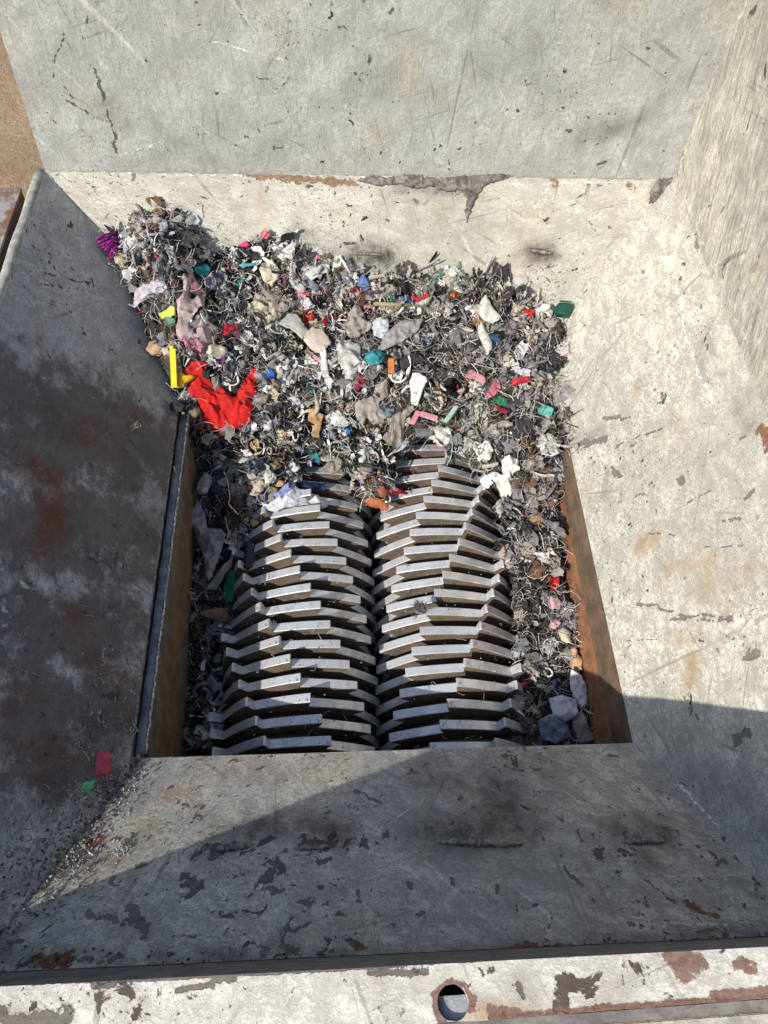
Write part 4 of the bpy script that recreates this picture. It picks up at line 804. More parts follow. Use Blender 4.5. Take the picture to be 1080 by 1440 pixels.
def drape(name, label, cat, poly, mat, up=.014, fold=.006, fr=34., ang=.5, th=.0012, sag=.004, res=.0028, seed=None, edge=.018, hole=None, group=None, ruf=.35):
    """cloth lying over the heap, cut to an outline, with folds and hanging edges"""
    HP.append((np.array(poly, float), None))
    W = [onpile(q[0], q[1], up) for q in poly]; P2 = [Vector((p[0], p[1])) for p in W]; sd = seed if seed is not None else rnd.uniform(0, 99)
    # ragged outline
    out = []
    for i in range(len(P2)):
        a, b = P2[i], P2[(i+1) % len(P2)]; k = max(1, int((b-a).length/.005)); nrm = Vector((-(b-a).y, (b-a).x)).normalized()
        for j in range(k): out.append(a+(b-a)*(j/k)+nrm*(.0014*mnoise.noise(Vector((i*7+j*.9, sd, 0)))*2*(1 if j else .2)))
    A2 = np.array([(p.x, p.y) for p in out]); x0, y0 = A2.min(0); x1, y1 = A2.max(0)
    g = np.array([(x+(.5*res if int(round((y-y0)/res)) % 2 else 0), y) for y in np.arange(y0, y1, res) for x in np.arange(x0, x1, res)])
    def edged(G): 
        return np.min([seg_dist(G, A2[i], A2[(i+1) % len(A2)]) for i in range(len(A2))], axis=0)
    G = g[inpoly(g, A2)] if len(g) else g
    if len(G): G = G[edged(G) > res*.5]
    pts = out+[Vector(p) for p in G]; ed = [(i, (i+1) % len(out)) for i in range(len(out))]
    vs, es, fs, *_ = delaunay_2d_cdt(pts, ed, [], 1, 1e-6)
    VV = np.array([(v.x, v.y) for v in vs]); e = np.clip(edged(VV)/edge, 0, 1); h = H(VV[:, 0], VV[:, 1], False)
    z = []
    for i, (x, y) in enumerate(VV):
        wx = x+.012*mnoise.noise(Vector((x*18, y*18, sd))); wy = y+.012*mnoise.noise(Vector((x*18, y*18, sd+9)))
        wp = 2.6*mnoise.noise(Vector((x*16, y*16, sd+3)))+1.1*mnoise.noise(Vector((x*45, y*45, sd+6)))
        s1 = (x*math.cos(ang)+y*math.sin(ang))*fr*2.4+wp; s2 = (x*math.cos(ang+1.15)+y*math.sin(ang+1.15))*fr*3.1-wp*1.3+sd
        m1 = .55+.9*mnoise.noise(Vector((x*20, y*20, sd+8))); r_ = (1-abs(math.sin(s1)))**1.4*1.5*m1; r2 = (1-abs(math.sin(s2)))*(1.1-m1)*1.6+.5*(1-abs(mnoise.noise(Vector((x*70, y*70, sd))))*3)
        sg = sag*(1.5*mnoise.noise(Vector((x*30, y*30, sd+1)))+.5)*2
        z.append(h[i]+up-sg*(1-e[i])**2+fold*2.0*(r_*(1-ruf)+r2*ruf)*(.55+.45*e[i])-fold*.8)
    V = np.stack([VV[:, 0], VV[:, 1], np.array(z)], 1); F = []
    for f in fs:
        a = sum(vs[f[i]].x*vs[f[(i+1) % len(f)]].y-vs[f[(i+1) % len(f)]].x*vs[f[i]].y for i in range(len(f))); F.append(tuple(f) if a > 0 else tuple(f[::-1]))
    V, F = thicken(V, F, th)
    o = local_obj(name, V, F, mat); return tag(o, label, cat, group)
def z6(L): return [(220+x/5.4, 460+y/5.4) for x, y in L]
def z5(L): return [(120+x/5.4, 300+y/5.4) for x, y in L]
def z1(L): return [(100+x/2.842, 270+y/2.842) for x, y in L]
def z2(L): return [(450+x/2.7, 350+y/2.7) for x, y in L]
def z3(L): return [(180+x/3., 640+y/3.) for x, y in L]
def z4(L): return [(500+x/2.571, 580+y/2.571) for x, y in L]
M['redcloth'] = cloth_mat('red_cloth', (.60, .022, .018), .12, .0003)
M['felt'] = cloth_mat('dusty_pink_felt', (.47, .36, .345), .2, .0006)
drape('red_cloth', 'large bright red cloth piece hanging at the lower left of the heap', 'cloth', z6([(185, 282), (350, 238), (405, 285), (400, 365), (440, 405), (500, 435), (565, 490), (595, 480), (620, 420), (660, 360), (690, 310), (745, 250), (772, 310), (765, 420), (742, 500), (752, 600), (705, 700), (600, 748), (440, 772), (380, 750), (335, 690), (340, 620), (310, 545), (240, 490), (222, 380)]), M['redcloth'], up=.020, fold=.015, fr=20, ang=.9, sag=.006, edge=.02, seed=3.3)
drape('felt_scrap', 'long dusty pink felt scrap with torn openings above the red cloth', 'felt scrap', z1([(445, 275), (482, 285), (492, 330), (470, 385), (505, 400), (540, 400), (530, 450), (505, 480), (470, 500), (490, 535), (535, 495), (580, 525), (588, 545), (560, 575), (528, 638), (500, 620), (462, 572), (435, 585), (413, 545), (422, 470), (418, 400), (440, 350)]), M['felt'], up=.024, fold=.013, fr=24, ang=.15, sag=.008, th=.002, seed=8.1)
drape('pink_fold', 'darker rose pink scrap tucked beside the dusty pink felt', 'felt scrap', z1([(478, 330), (500, 345), (538, 400), (510, 408), (475, 385)]), cloth_mat('rose', (.42, .20, .23)), up=.02, fold=.004, seed=2)
drape('teal_scrap', 'square teal blue fabric scrap above the dusty pink felt', 'cloth scrap', z1([(492, 285), (530, 278), (560, 305), (552, 330), (515, 330), (492, 310)]), M['cloth_teal'], up=.018, fold=.003, seed=5)
drape('lime_scrap', 'lime yellow fabric scrap left of the dusty pink felt', 'cloth scrap', z1([(345, 472), (380, 465), (415, 456), (417, 490), (395, 500), (360, 497)]), cloth_mat('lime', (.75, .78, .13), .15), up=.017, fold=.003, seed=6)
drape('green_scrap', 'small dull green scrap under the lime yellow scrap', 'cloth scrap', z1([(370, 500), (415, 494), (412, 512), (385, 522)]), cloth_mat('dullgreen', (.12, .3, .2)), up=.015, fold=.002)
drape('lavender_fleece', 'fluffy pale lavender fleece piece at the left edge of the heap', 'fleece', z1([(225, 435), (250, 385), (300, 352), (360, 345), (395, 360), (370, 395), (310, 405), (285, 440), (250, 455)]), cloth_mat('fleece', (.50, .45, .48), .3, .002, weave=300), up=.018, fold=.008, fr=60, seed=4, ruf=.8)
drape('brown_scrap', 'dark brown curved scrap below the lime yellow scrap', 'cloth scrap', z1([(300, 500), (330, 510), (375, 525), (410, 528), (400, 552), (350, 555), (315, 530)]), cloth_mat('darkbrown', (.055, .035, .035)), up=.014, fold=.004, ang=0)
drape('black_sheet', 'black pointed rubber flap standing at the upper right of the heap', 'rubber flap', z2([(665, 40), (690, 65), (715, 52), (722, 90), (728, 130), (690, 110), (650, 95)]), M['cloth_charcoal'], up=.016, fold=.008, fr=25, sag=.0, seed=7)
drape('khaki_cloth', 'cream ragged cloth clump near the top of the heap', 'cloth', z1([(765, 260), (800, 248), (835, 290), (830, 340), (800, 370), (770, 350), (750, 300)]), M['cloth_cream'], up=.02, fold=.01, fr=30, ang=1.4, seed=11)
drape('fibre_clump', 'pale yellow grey fibre clump below the cream ragged cloth', 'fibre clump', z1([(700, 460), (740, 405), (800, 420), (862, 440), (840, 490), (790, 515), (740, 500)]), cloth_mat('fibre', (.46, .42, .32), .4, .002, weave=300), up=.02, fold=.010, fr=55, seed=12, ruf=.8)
drape('grey_card', 'flat pale grey card piece in the middle of the heap', 'card', z1([(830, 530), (870, 478), (905, 490), (955, 570), (925, 598), (880, 560)]), glossy('card', (.42, .41, .37), .6), up=.024, fold=.001, fr=8, sag=.002, th=.002)
drape('beige_card', 'flat beige card piece just below the pale grey card', 'card', z1([(920, 585), (965, 548), (1010, 560), (1040, 600), (1000, 645), (960, 630)]), glossy('card2', (.56, .47, .38), .6), up=.024, fold=.0012, fr=8, sag=.002, th=.002)
drape('towel_piece', 'long soft grey towel piece across the middle of the heap', 'towel', z2([(230, 365), (245, 320), (300, 270), (360, 245), (395, 262), (375, 300), (320, 345), (270, 372), (200, 390)]), cloth_mat('towel', (.34, .325, .31), .25, .0015, weave=400), up=.024, fold=.006, fr=16, ang=2.2, seed=21)
drape('white_shirt_piece', 'bluish white cloth piece left of the grey towel piece', 'cloth', z2([(195, 270), (215, 250), (260, 255), (265, 300), (235, 345), (205, 330)]), cloth_mat('bwhite', (.58, .60, .64)), up=.022, fold=.005, seed=22)
drape('knit_piece', 'beige ribbed knit piece in the lower middle of the heap', 'knit', z2([(130, 590), (165, 560), (200, 545), (215, 500), (255, 488), (262, 540), (225, 575), (235, 620), (250, 650), (200, 660), (180, 625), (165, 660), (140, 640)]), cloth_mat('knit', (.36, .325, .28), .25, .001, weave=500), up=.026, fold=.008, fr=38, ang=.4, seed=23)
drape('pleated_cloth', 'grey beige pleated cloth piece hanging below the ribbed knit', 'cloth', z2([(255, 620), (280, 595), (355, 582), (358, 600), (325, 625), (320, 735), (280, 735), (235, 705), (262, 660)]), cloth_mat('pleat', (.30, .27, .23), .25), up=.03, fold=.008, fr=62, ang=.05, seed=24, ruf=.1)
drape('linen_rag', 'off white wrinkled rag left of the teal yarn ball', 'rag', z2([(60, 350), (110, 330), (150, 355), (160, 420), (130, 470), (120, 520), (95, 545), (90, 470), (70, 420)]), M['cloth_lightgrey'], up=.022, fold=.008, fr=30, seed=25)
drape('ribbed_grey', 'light grey jagged rag right of the middle of the heap', 'rag', z2([(80, 285), (120, 215), (150, 190), (175, 240), (200, 290), (150, 330), (110, 320)]), M['cloth_warmgrey'], up=.02, fold=.009, fr=28, seed=26)
drape('striped_strip', 'black and white striped trim strip at the left of the middle', 'trim', z2([(0, 380), (20, 375), (35, 470), (70, 500), (35, 520), (5, 470)]), M['cloth_white'], up=.02, fold=.004, seed=27)
drape('charcoal_plank', 'dark charcoal flat strip right of the small orange plastic piece', 'strip', z2([(290, 425), (370, 390), (425, 385), (420, 420), (340, 450), (305, 465)]), M['cloth_charcoal'], up=.018, fold=.002, ang=.2, th=.004)
drape('crimson_rag', 'crimson rag next to the teal yarn ball', 'rag', z2([(125, 480), (150, 462), (188, 475), (180, 500), (140, 528), (125, 510)]), M['cloth_crimson'], up=.018, fold=.005)
drape('pink_strip', 'three pink ribbon strips right of the white foam wedge', 'ribbon', z2([(565, 440), (585, 440), (632, 475), (634, 500), (612, 502), (555, 470)]), M['cloth_pink'], up=.022, fold=.006, fr=60, ang=2.2)
drape('rose_strip', 'rose pink torn strip below the pink ribbon strips', 'cloth strip', z2([(635, 525), (670, 470), (690, 490), (690, 520), (660, 550), (630, 545)]), cloth_mat('rosy', (.50, .16, .20)), up=.018, fold=.006, fr=40)
drape('dark_green_scrap', 'dark green scrap under the rose pink torn strip', 'cloth scrap', z2([(650, 555), (690, 538), (720, 548), (715, 575), (680, 580)]), M['cloth_green'], up=.016, fold=.005)
drape('crimson_scrap', 'dark crimson scrap below the dark green scrap', 'cloth scrap', z2([(660, 570), (690, 590), (730, 600), (722, 625), (690, 620), (665, 598)]), M['cloth_crimson'], up=.015, fold=.006)
drape('aqua_scrap', 'aqua scrap near the right edge of the heap', 'cloth scrap', z2([(830, 585), (855, 578), (885, 610), (880, 635), (850, 620), (832, 610)]), cloth_mat('aqua', (.13, .42, .38)), up=.016, fold=.004)
drape('white_tissue', 'white crumpled tissue lump right of the cutters at the heap foot', 'tissue', z2([(635, 850), (660, 835), (700, 848), (690, 790), (720, 765), (755, 790), (762, 830), (730, 850), (745, 890), (720, 935), (690, 930), (670, 890)]), M['cloth_white'], up=.02, fold=.010, fr=40, seed=31, ruf=.6)
drape('white_paper', 'bluish white crumpled cloth lying on the left cutter rims', 'cloth', z3([(560, 190), (590, 200), (620, 180), (650, 130), (690, 110), (715, 128), (750, 138), (800, 150), (855, 180), (830, 205), (790, 212), (740, 205), (680, 215), (625, 240), (580, 225)]), cloth_mat('paper', (.66, .68, .74), .15, .0004), up=.026, fold=.009, fr=32, ang=1.1, seed=32)
drape('blue_lining', 'periwinkle blue lining scrap behind the bluish white cloth', 'cloth scrap', z3([(610, 165), (650, 125), (690, 98), (710, 115), (685, 145), (650, 175), (625, 180)]), cloth_mat('peri', (.30, .36, .62)), up=.03, fold=.005, seed=33)
drape('navy_lining', 'dark navy fabric piece right of the periwinkle scrap', 'cloth scrap', z3([(720, 95), (800, 100), (860, 110), (830, 145), (770, 140), (730, 120)]), M['cloth_navy'], up=.02, fold=.005, seed=34)
drape('orange_leather', 'burnt orange leather scrap lying over the first right cutter rims', 'leather scrap', z2([(165, 955), (190, 940), (235, 940), (262, 960), (258, 990), (215, 975), (185, 972)]), glossy('oleather', (.45, .14, .055), .6), up=.024, fold=.004, seed=35)
drape('rust_leather', 'smaller rust orange leather scrap above the burnt orange one', 'leather scrap', z2([(215, 905), (240, 892), (262, 905), (255, 930), (232, 935)]), glossy('rleather', (.36, .10, .045), .6), up=.024, fold=.003, seed=36)
drape('red_ribbon', 'dark red ribbon beside the rust orange leather scrap', 'ribbon', z2([(250, 895), (290, 898), (340, 912), (330, 922), (270, 912)]), M['cloth_crimson'], up=.022, fold=.002, th=.001)
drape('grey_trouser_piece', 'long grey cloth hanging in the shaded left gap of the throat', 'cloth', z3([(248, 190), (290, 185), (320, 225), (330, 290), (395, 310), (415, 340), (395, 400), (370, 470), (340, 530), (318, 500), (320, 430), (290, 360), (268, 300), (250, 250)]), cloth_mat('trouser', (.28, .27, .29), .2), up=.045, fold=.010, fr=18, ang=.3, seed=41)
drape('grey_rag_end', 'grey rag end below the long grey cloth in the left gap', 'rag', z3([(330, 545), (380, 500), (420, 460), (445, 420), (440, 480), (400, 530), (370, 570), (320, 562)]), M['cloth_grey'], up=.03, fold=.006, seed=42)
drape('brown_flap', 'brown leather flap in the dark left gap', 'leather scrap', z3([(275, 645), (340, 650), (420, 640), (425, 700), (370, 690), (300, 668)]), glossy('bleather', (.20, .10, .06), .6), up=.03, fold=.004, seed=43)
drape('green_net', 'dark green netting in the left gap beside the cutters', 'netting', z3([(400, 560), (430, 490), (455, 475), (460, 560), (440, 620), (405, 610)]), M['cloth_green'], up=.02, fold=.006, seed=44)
drape('red_flower', 'small bright red ragged scrap on the lint by the right liner', 'cloth scrap', z4([(690, 600), (705, 582), (722, 590), (742, 582), (745, 608), (735, 630), (712, 628), (695, 618)]), M['redcloth'], up=.016, fold=.006, fr=50, seed=51)
drape('pink_fluff', 'pale pink fluffy scrap below the small bright red one', 'cloth scrap', z4([(700, 660), (725, 650), (752, 670), (748, 700), (715, 708), (698, 690)]), cloth_mat('palepink', (.62, .40, .41)), up=.016, fold=.006, fr=50, seed=52)
drape('rose_fluff', 'second pale pink scrap, lower down beside the right liner', 'cloth scrap', z4([(705, 745), (735, 738), (742, 765), (720, 785), (700, 775)]), cloth_mat('palepink2', (.58, .36, .38)), up=.014, fold=.006, fr=50, seed=53)
drape('peach_strip', 'peach coloured torn strip on the lint by the right liner', 'cloth strip', z4([(778, 840), (800, 835), (805, 870), (825, 885), (818, 930), (790, 935), (780, 900), (785, 870)]), cloth_mat('peach', (.62, .38, .22)), up=.016, fold=.005, seed=54)
drape('cream_foam_scrap', 'cream foam scrap above the peach strip', 'foam', z4([(730, 790), (755, 775), (785, 790), (780, 830), (750, 825)]), M['cloth_cream'], up=.016, fold=.005, seed=55)
M['film'] = glossy('plastic_film', (.52, .52, .60), .25, .15)
drape('plastic_film', 'crumpled bluish clear plastic film at the lower right of the throat', 'plastic film', z4([(700, 1030), (745, 1022), (800, 1035), (800, 1100), (760, 1118), (715, 1095)]), M['film'], up=.024, fold=.006, fr=45, seed=56, ruf=.7)
drape('white_film', 'whitish plastic bag strip beside the right liner', 'plastic bag', z4([(775, 930), (805, 935), (835, 985), (850, 1040), (825, 1075), (795, 1040), (775, 980)]), glossy('film2', (.62, .58, .62), .3, .15), up=.02, fold=.007, fr=45, seed=57, ruf=.6)
drape('beige_rag', 'beige grey rag at the lowest right corner of the throat', 'rag', z4([(785, 1090), (825, 1080), (850, 1130), (870, 1180), (820, 1200), (790, 1150)]), cloth_mat('brag', (.36, .31, .26)), up=.018, fold=.006, fr=40, seed=58)
drape('grey_sheet', 'grey oil stained rag left of the beige grey rag', 'rag', z4([(660, 1110), (700, 1090), (760, 1110), (780, 1170), (730, 1200), (670, 1180)]), M['cloth_bluegrey'], up=.018, fold=.008, fr=40, seed=59)
drape('blue_scrap', 'small blue scrap near the top middle of the heap', 'cloth scrap', z2([(140, 115), (165, 98), (195, 125), (180, 145), (150, 142)]), cloth_mat('blu', (.14, .2, .42)), up=.018, fold=.003, seed=61)
drape('red_pink_scrap', 'raspberry red scrap at the upper left of the heap', 'cloth scrap', z1([(320, 245), (335, 235), (358, 250), (350, 278), (325, 272)]), cloth_mat('rasp', (.62, .06, .12)), up=.017, fold=.006, fr=50, seed=62)
drape('orange_rag', 'orange frayed scrap right of the raspberry red scrap', 'cloth scrap', z1([(415, 215), (435, 228), (470, 230), (465, 258), (435, 248), (418, 235)]), M['cloth_orange'], up=.016, fold=.006, fr=50, seed=63)
drape('hot_pink_scrap', 'hot pink scrap on the upper rim of the heap', 'cloth scrap', z1([(670, 200), (700, 188), (715, 198), (690, 218), (672, 215)]), cloth_mat('hotp', (.70, .08, .20)), up=.014, fold=.004, seed=64)
drape('coral_scrap', 'coral pink scrap at the crest of the heap', 'cloth scrap', z1([(752, 158), (775, 152), (800, 175), (780, 185), (758, 175)]), cloth_mat('coral', (.70, .16, .20)), up=.014, fold=.004, seed=65)
drape('red_tuft', 'deep red scrap right of the dusty pink felt', 'cloth scrap', z1([(595, 530), (620, 510), (640, 540), (665, 508), (672, 540), (640, 560), (610, 568)]), M['cloth_red'], up=.016, fold=.005, seed=66)
drape('cream_rag', 'cream crumpled scrap above the red cloth', 'cloth scrap', z1([(535, 620), (570, 600), (620, 615), (628, 640), (590, 655), (545, 648)]), M['cloth_cream'], up=.018, fold=.006, fr=45, seed=67)
drape('sky_strip', 'long sky blue strip near the crest of the heap', 'cloth strip', z1([(670, 300), (700, 285), (750, 258), (765, 262), (740, 285), (690, 312)]), cloth_mat('skyb', (.16, .48, .58)), up=.02, fold=.002, seed=68)
drape('tan_root', 'tan curled leather scrap under the middle of the heap', 'leather scrap', z1([(950, 880), (975, 870), (1010, 890), (1000, 940), (985, 1005), (960, 1000), (965, 940), (945, 925)]), cloth_mat('tanl', (.46, .29, .15)), up=.024, fold=.005, seed=69)
drape('slate_scrap', 'slate grey scrap at the top right of the cream ragged cloth', 'cloth scrap', z1([(945, 345), (975, 350), (1003, 375), (975, 400), (955, 380)]), M['cloth_bluegrey'], up=.02, fold=.002, seed=70)

# hard pieces
def local_from(V, p, yaw=0., tilt=(0, 0)):
    R_ = np.array(Matrix.Rotation(yaw, 3, 'Z') @ Matrix.Rotation(tilt[0], 3, 'X') @ Matrix.Rotation(tilt[1], 3, 'Y')); return np.array(V)@R_.T+np.array(p)
def blob(name, label, cat, px, py, sx, sy, flat, mat, up=.012, yaw=0., tilt=(0, 0), amp=.12, group=None, sub=3):
    V, F = g_blob(1., 1., sub, amp+.08); V = V*np.array([sx, sy, flat]); HP.append(((px, py), max(sx, sy)*260)); p = onpile(px, py, up); return tag(local_obj(name, local_from(V, p, yaw, tilt), F, mat), label, cat, group)
foam = cloth_mat('foam', (.58, .57, .50), .15, .0006, weave=350)
drape('foam_pad', 'smooth oval off white foam pad at the upper right of the heap', 'foam pad', z2([(598, 200), (618, 165), (637, 150), (652, 168), (690, 232), (690, 255), (658, 285), (625, 275), (603, 245)]), foam, up=.026, fold=.002, fr=8, th=.009, sag=.006, edge=.012)
drape('foam_wedge', 'bright white foam wedge in the middle of the heap', 'foam wedge', z2([(340, 500), (352, 480), (375, 467), (405, 480), (406, 505), (372, 595), (347, 578)]), cloth_mat('wfoam', (.74, .74, .73), .08), up=.026, fold=.002, fr=10, th=.008, sag=.005, edge=.01)
drape('foam_sliver', 'narrow white foam sliver below the oval foam pad', 'foam pad', z2([(600, 285), (613, 270), (640, 310), (655, 350), (654, 385), (636, 395), (618, 360), (603, 325)]), foam, up=.022, fold=.002, fr=10, th=.006, sag=.005, edge=.01)
blob('yarn_ball', 'teal yarn ball in the middle of the heap', 'yarn ball', 527, 503, .042, .034, .026, cloth_mat('tealyarn', (.05, .30, .32), .5, .002, weave=260), .02, .2, (0, 0), .12)
blob('sand_stone', 'sandy brown stone at the left edge of the heap', 'stone', 220, 490, .040, .036, .026, simple('stone1', (.50, .33, .18), (.36, .24, .15), 40), .012, .3)
blob('pale_stone', 'pale stone beside the sandy brown stone', 'stone', 236, 494, .024, .020, .016, simple('stone2', (.48, .43, .34), (.36, .31, .25), 40), .012, .3)
blob('round_pebble', 'round brown pebble under the left side of the red cloth', 'stone', 273, 580, .028, .028, .022, simple('stone3', (.26, .19, .12), (.16, .12, .08), 60), .016)
blob('oval_pebble', 'flat grey brown pebble right of the red cloth', 'stone', 368, 559, .030, .022, .012, simple('stone4', (.30, .26, .22), (.22, .19, .16), 60), .016)
blob('black_plug', 'dark round rubber plug at the top end of the throat rail', 'rubber plug', 250, 570, .030, .024, .014, M['cloth_charcoal'], .014)
for i, (x, y, s_, c_) in enumerate([(366, 683, .028, 'stone2'), (383, 688, .022, 'stone3'), (380, 670, .026, 'st5'), (395, 680, .018, 'stone1'), (360, 692, .018, 'stone2'), (358, 735, .016, 'stone1'), (352, 700, .016, 'stone4'), (470, 655, .036, 'stone4'), (386, 655, .022, 'stone3')]):
    m_ = bpy.data.materials.get(c_) or simple(c_, (.66, .64, .58), (.52, .5, .46), 50)
    labs = ['cream stone left of the white cloth on the cutters', 'brown stone under the chalky white stone', 'chalky white stone in the cluster beside the cutters', 'small tan stone touching the bluish white cloth', 'smallest cream stone at the left of the stone cluster', 'tiny tan pebble left of the first left cutter rims', 'tiny grey pebble just left of the stone cluster', 'wide grey flat stone above the left cutters', 'dark crumbly stone above the stone cluster']
    blob('stone', labs[i], 'stone', x, y, s_, s_*.8, s_*.6, m_, .014, rnd.uniform(0, 3), amp=.30, group='stones by the left cutters')
blob('grey_sock', 'rounded grey sock end in the shaded left gap', 'sock', 287, 680, .026, .062, .022, cloth_mat('sock', (.36, .33, .36)), .05, -.15, (-.2, 0), .08)
def boxy(sx, sy, sz, bev=.12, taper=1.):
    V = []; F = []
    for k_, (z, s) in enumerate([(-.5, .9), (-.4, 1), (.4, taper), (.5, taper*.9)]):
        for (a, b) in [(-1, -1+bev), (-1+bev, -1), (1-bev, -1), (1, -1+bev), (1, 1-bev), (1-bev, 1), (-1+bev, 1), (-1, 1-bev)]: V.append((a*sx/2*s, b*sy/2*s, z*sz))
    for l in range(3):
        for i in range(8): F.append((l*8+i, l*8+(i+1) % 8, l*8+8+(i+1) % 8, l*8+8+i))
    F.append(tuple(range(8))[::-1]); F.append(tuple(range(24, 32))); return np.array(V), F
def block(name, label, cat, px, py, size, mat, up=.012, yaw=0., tilt=(0, 0), taper=1., pl=None, group=None):
    V, F = boxy(*size, taper=taper); V = V*np.array([[1+rnd.uniform(-.07, .07), 1+rnd.uniform(-.07, .07), 1+rnd.uniform(-.2, .2)] for _ in V]); V[:, 2] += 2.2*(V[:, 0]**2+V[:, 1]**2)/max(size[0], size[1])*rnd.uniform(-.3, .3); HP.append(((px, py), size[1]*250))
    if pl: n = np.array(PL[pl][1], float); n /= np.linalg.norm(n); n = n if n[2] > 0 else -n; p = on(pl, px, py)+n*up; q = Vector(n).to_track_quat('Z', 'Y').to_matrix() @ Matrix.Rotation(yaw, 3, 'Z'); W = V@np.array(q).T+p
    else: W = local_from(V, onpile(px, py, up), yaw, tilt)
    return tag(local_obj(name, W, F, mat, False), label, cat, group)
block('orange_plastic', 'small upright orange plastic piece right of the teal yarn ball', 'plastic piece', 550, 515, (.012, .034, .010), glossy('orangepl', (.62, .22, .07)), .03, .0, (.3, .1))
block('red_plastic', 'flat bright red plastic shard on the right of the heap', 'plastic piece', 734, 534, (.044, .014, .008), glossy('redpl', (.62, .02, .05)), .022, .25, (.1, 0), .7)
block('blue_tile', 'dark blue flat plastic chip right of the narrow foam sliver', 'plastic piece', 697, 474, (.026, .016, .008), glossy('bluepl', (.03, .09, .18)), .018, -.5)
block('red_bead', 'glossy red cap piece near the upper right of the heap', 'plastic cap', 744, 439, (.022, .018, .018), glossy('redcap', (.60, .03, .03), .3), .012, -.6)
block('mint_strip', 'pale mint plastic strip right of the pink strips', 'plastic strip', 634, 583, (.010, .046, .005), glossy('mintpl', (.36, .52, .44)), .034, -.65, (.2, 0))
block('pink_plastic', 'pink plastic strip forming the left arm of a V', 'plastic strip', 584, 587, (.012, .034, .004), glossy('pinkpl', (.66, .26, .32)), .034, -.5, (.2, 0))
block('pink_plastic', 'pink plastic strip forming the right arm of a V', 'plastic strip', 603, 586, (.040, .012, .004), glossy('pinkpl2', (.68, .30, .36)), .036, -.4, (.1, 0))
block('black_block', 'dark grey plastic block with pale face left of the cutters', 'plastic block', 371, 796, (.040, .048, .024), glossy('blackpl', (.16, .16, .165), .5), .05, -.25, (.15, -.2), .85)
block('black_block', 'black plastic block standing behind the dark grey block', 'plastic block', 352, 785, (.026, .060, .04), glossy('blackpl2', (.02, .02, .022), .5), .035, -.1, (.2, .3))
block('grey_slab', 'small grey metal slab at the foot of the heap above the right cutters', 'metal slab', 596, 608, (.038, .014, .012), M['galv'], .026, .0)
block('wood_stick', 'short pale wooden stick lying across the first right cutter rims', 'stick', 611, 682, (.010, .046, .007), simple('wood', (.44, .34, .21), (.3, .22, .13), 60), .02, -.55, (.1, 0))
block('white_stick', 'white plastic bar on the lint right of the cutters', 'plastic strip', 689, 656, (.034, .006, .006), glossy('whitepl', (.62, .61, .56)), .02, .2)
block('tan_stick', 'thin straight yellowish stick across the upper middle of the heap', 'stick', 545, 429, (.062, .006, .005), simple('wood2', (.42, .36, .2), (.3, .25, .14), 60), .03, -.05)
block('blue_plastic', 'small bright blue plastic piece right of the red cloth', 'plastic piece', 380, 525, (.014, .016, .010), glossy('brblue', (.02, .15, .60)), .016, .4)
block('blue_bead', 'small bright blue bead at the lower edge of the heap', 'plastic piece', 491, 605, (.012, .012, .009), glossy('brblue2', (.03, .25, .60)), .02, .4)
# yellow plastic: upright bar and folded flap
ym = glossy('yellowpl', (.85, .70, .01), .35, .1)
block('yellow_bar', 'tall narrow yellow plastic bar at the left of the red cloth', 'plastic strip', 244, 516, (.012, .078, .008), ym, .040, -.02, (.75, .1))
drape('yellow_flap', 'folded amber yellow plastic flap between the yellow bar and the red cloth', 'plastic flap', z6([(165, 300), (235, 300), (292, 325), (245, 365), (205, 400), (205, 440), (150, 442), (145, 390)]), glossy('amberpl', (.80, .50, .01), .4, .15), up=.038, fold=.005, fr=20, ang=.2, sag=.008, th=.002, seed=71)
# green ridged cap on the right slope
gm = glossy('greenpl', (.004, .075, .05), .35)
cap = empty('plastic_fitting', 'dark green ridged plastic fitting lying on the pale right slope', 'plastic cap', tuple(on('right', 797, 440)))
n_ = np.array(NRt); n_ = n_/np.linalg.norm(n_)*(1 if n_[2] > 0 else -1)
cq = Vector(n_).to_track_quat('Z', 'Y').to_matrix() @ Matrix.Rotation(-.75, 3, 'Z')
def cap_ring():
    V = []; F = []; prof = []; L_ = .036
    ns = 32
    xs_ = [(-.5, .86), (-.47, 1), (-.34, 1), (-.31, .93), (-.22, .93), (-.19, 1), (-.09, 1), (-.06, .93), (.03, .93), (.06, 1), (.17, 1), (.2, .93), (.29, .93), (.32, 1), (.47, 1), (.5, .93), (.5, .55), (.30, .50), (.30, 0.02)]
    for (u, r) in xs_:
        for k_ in range(ns):
            a = 2*math.pi*k_/ns; ca, sa = math.cos(a), math.sin(a); q = (abs(ca)**4+abs(sa)**4)**(-.25)   # rounded square section
            V.append((ca*q*.0155*r, u*L_, sa*q*.0120*r+.012))
    for l in range(len(xs_)-1):
        for k_ in range(ns): F.append((l*ns+k_, l*ns+(k_+1) % ns, (l+1)*ns+(k_+1) % ns, (l+1)*ns+k_))
    F.append(tuple(range(ns))[::-1]); F.append(tuple(range((len(xs_)-1)*ns, len(xs_)*ns)))
    return np.array(V), F
V, F = cap_ring(); V = V*np.array([1, -1, 1]); F = [f[::-1] for f in F]
o = mesh('cap_body', V@np.array(cq).T, F, gm, None, False); o.parent = cap
V, F = tube([(-.0155, y, .024) for y in (-.012, 0, .012)], .0018, 6); o = mesh('cap_rib', V@np.array(cq).T, F, gm); o.parent = cap
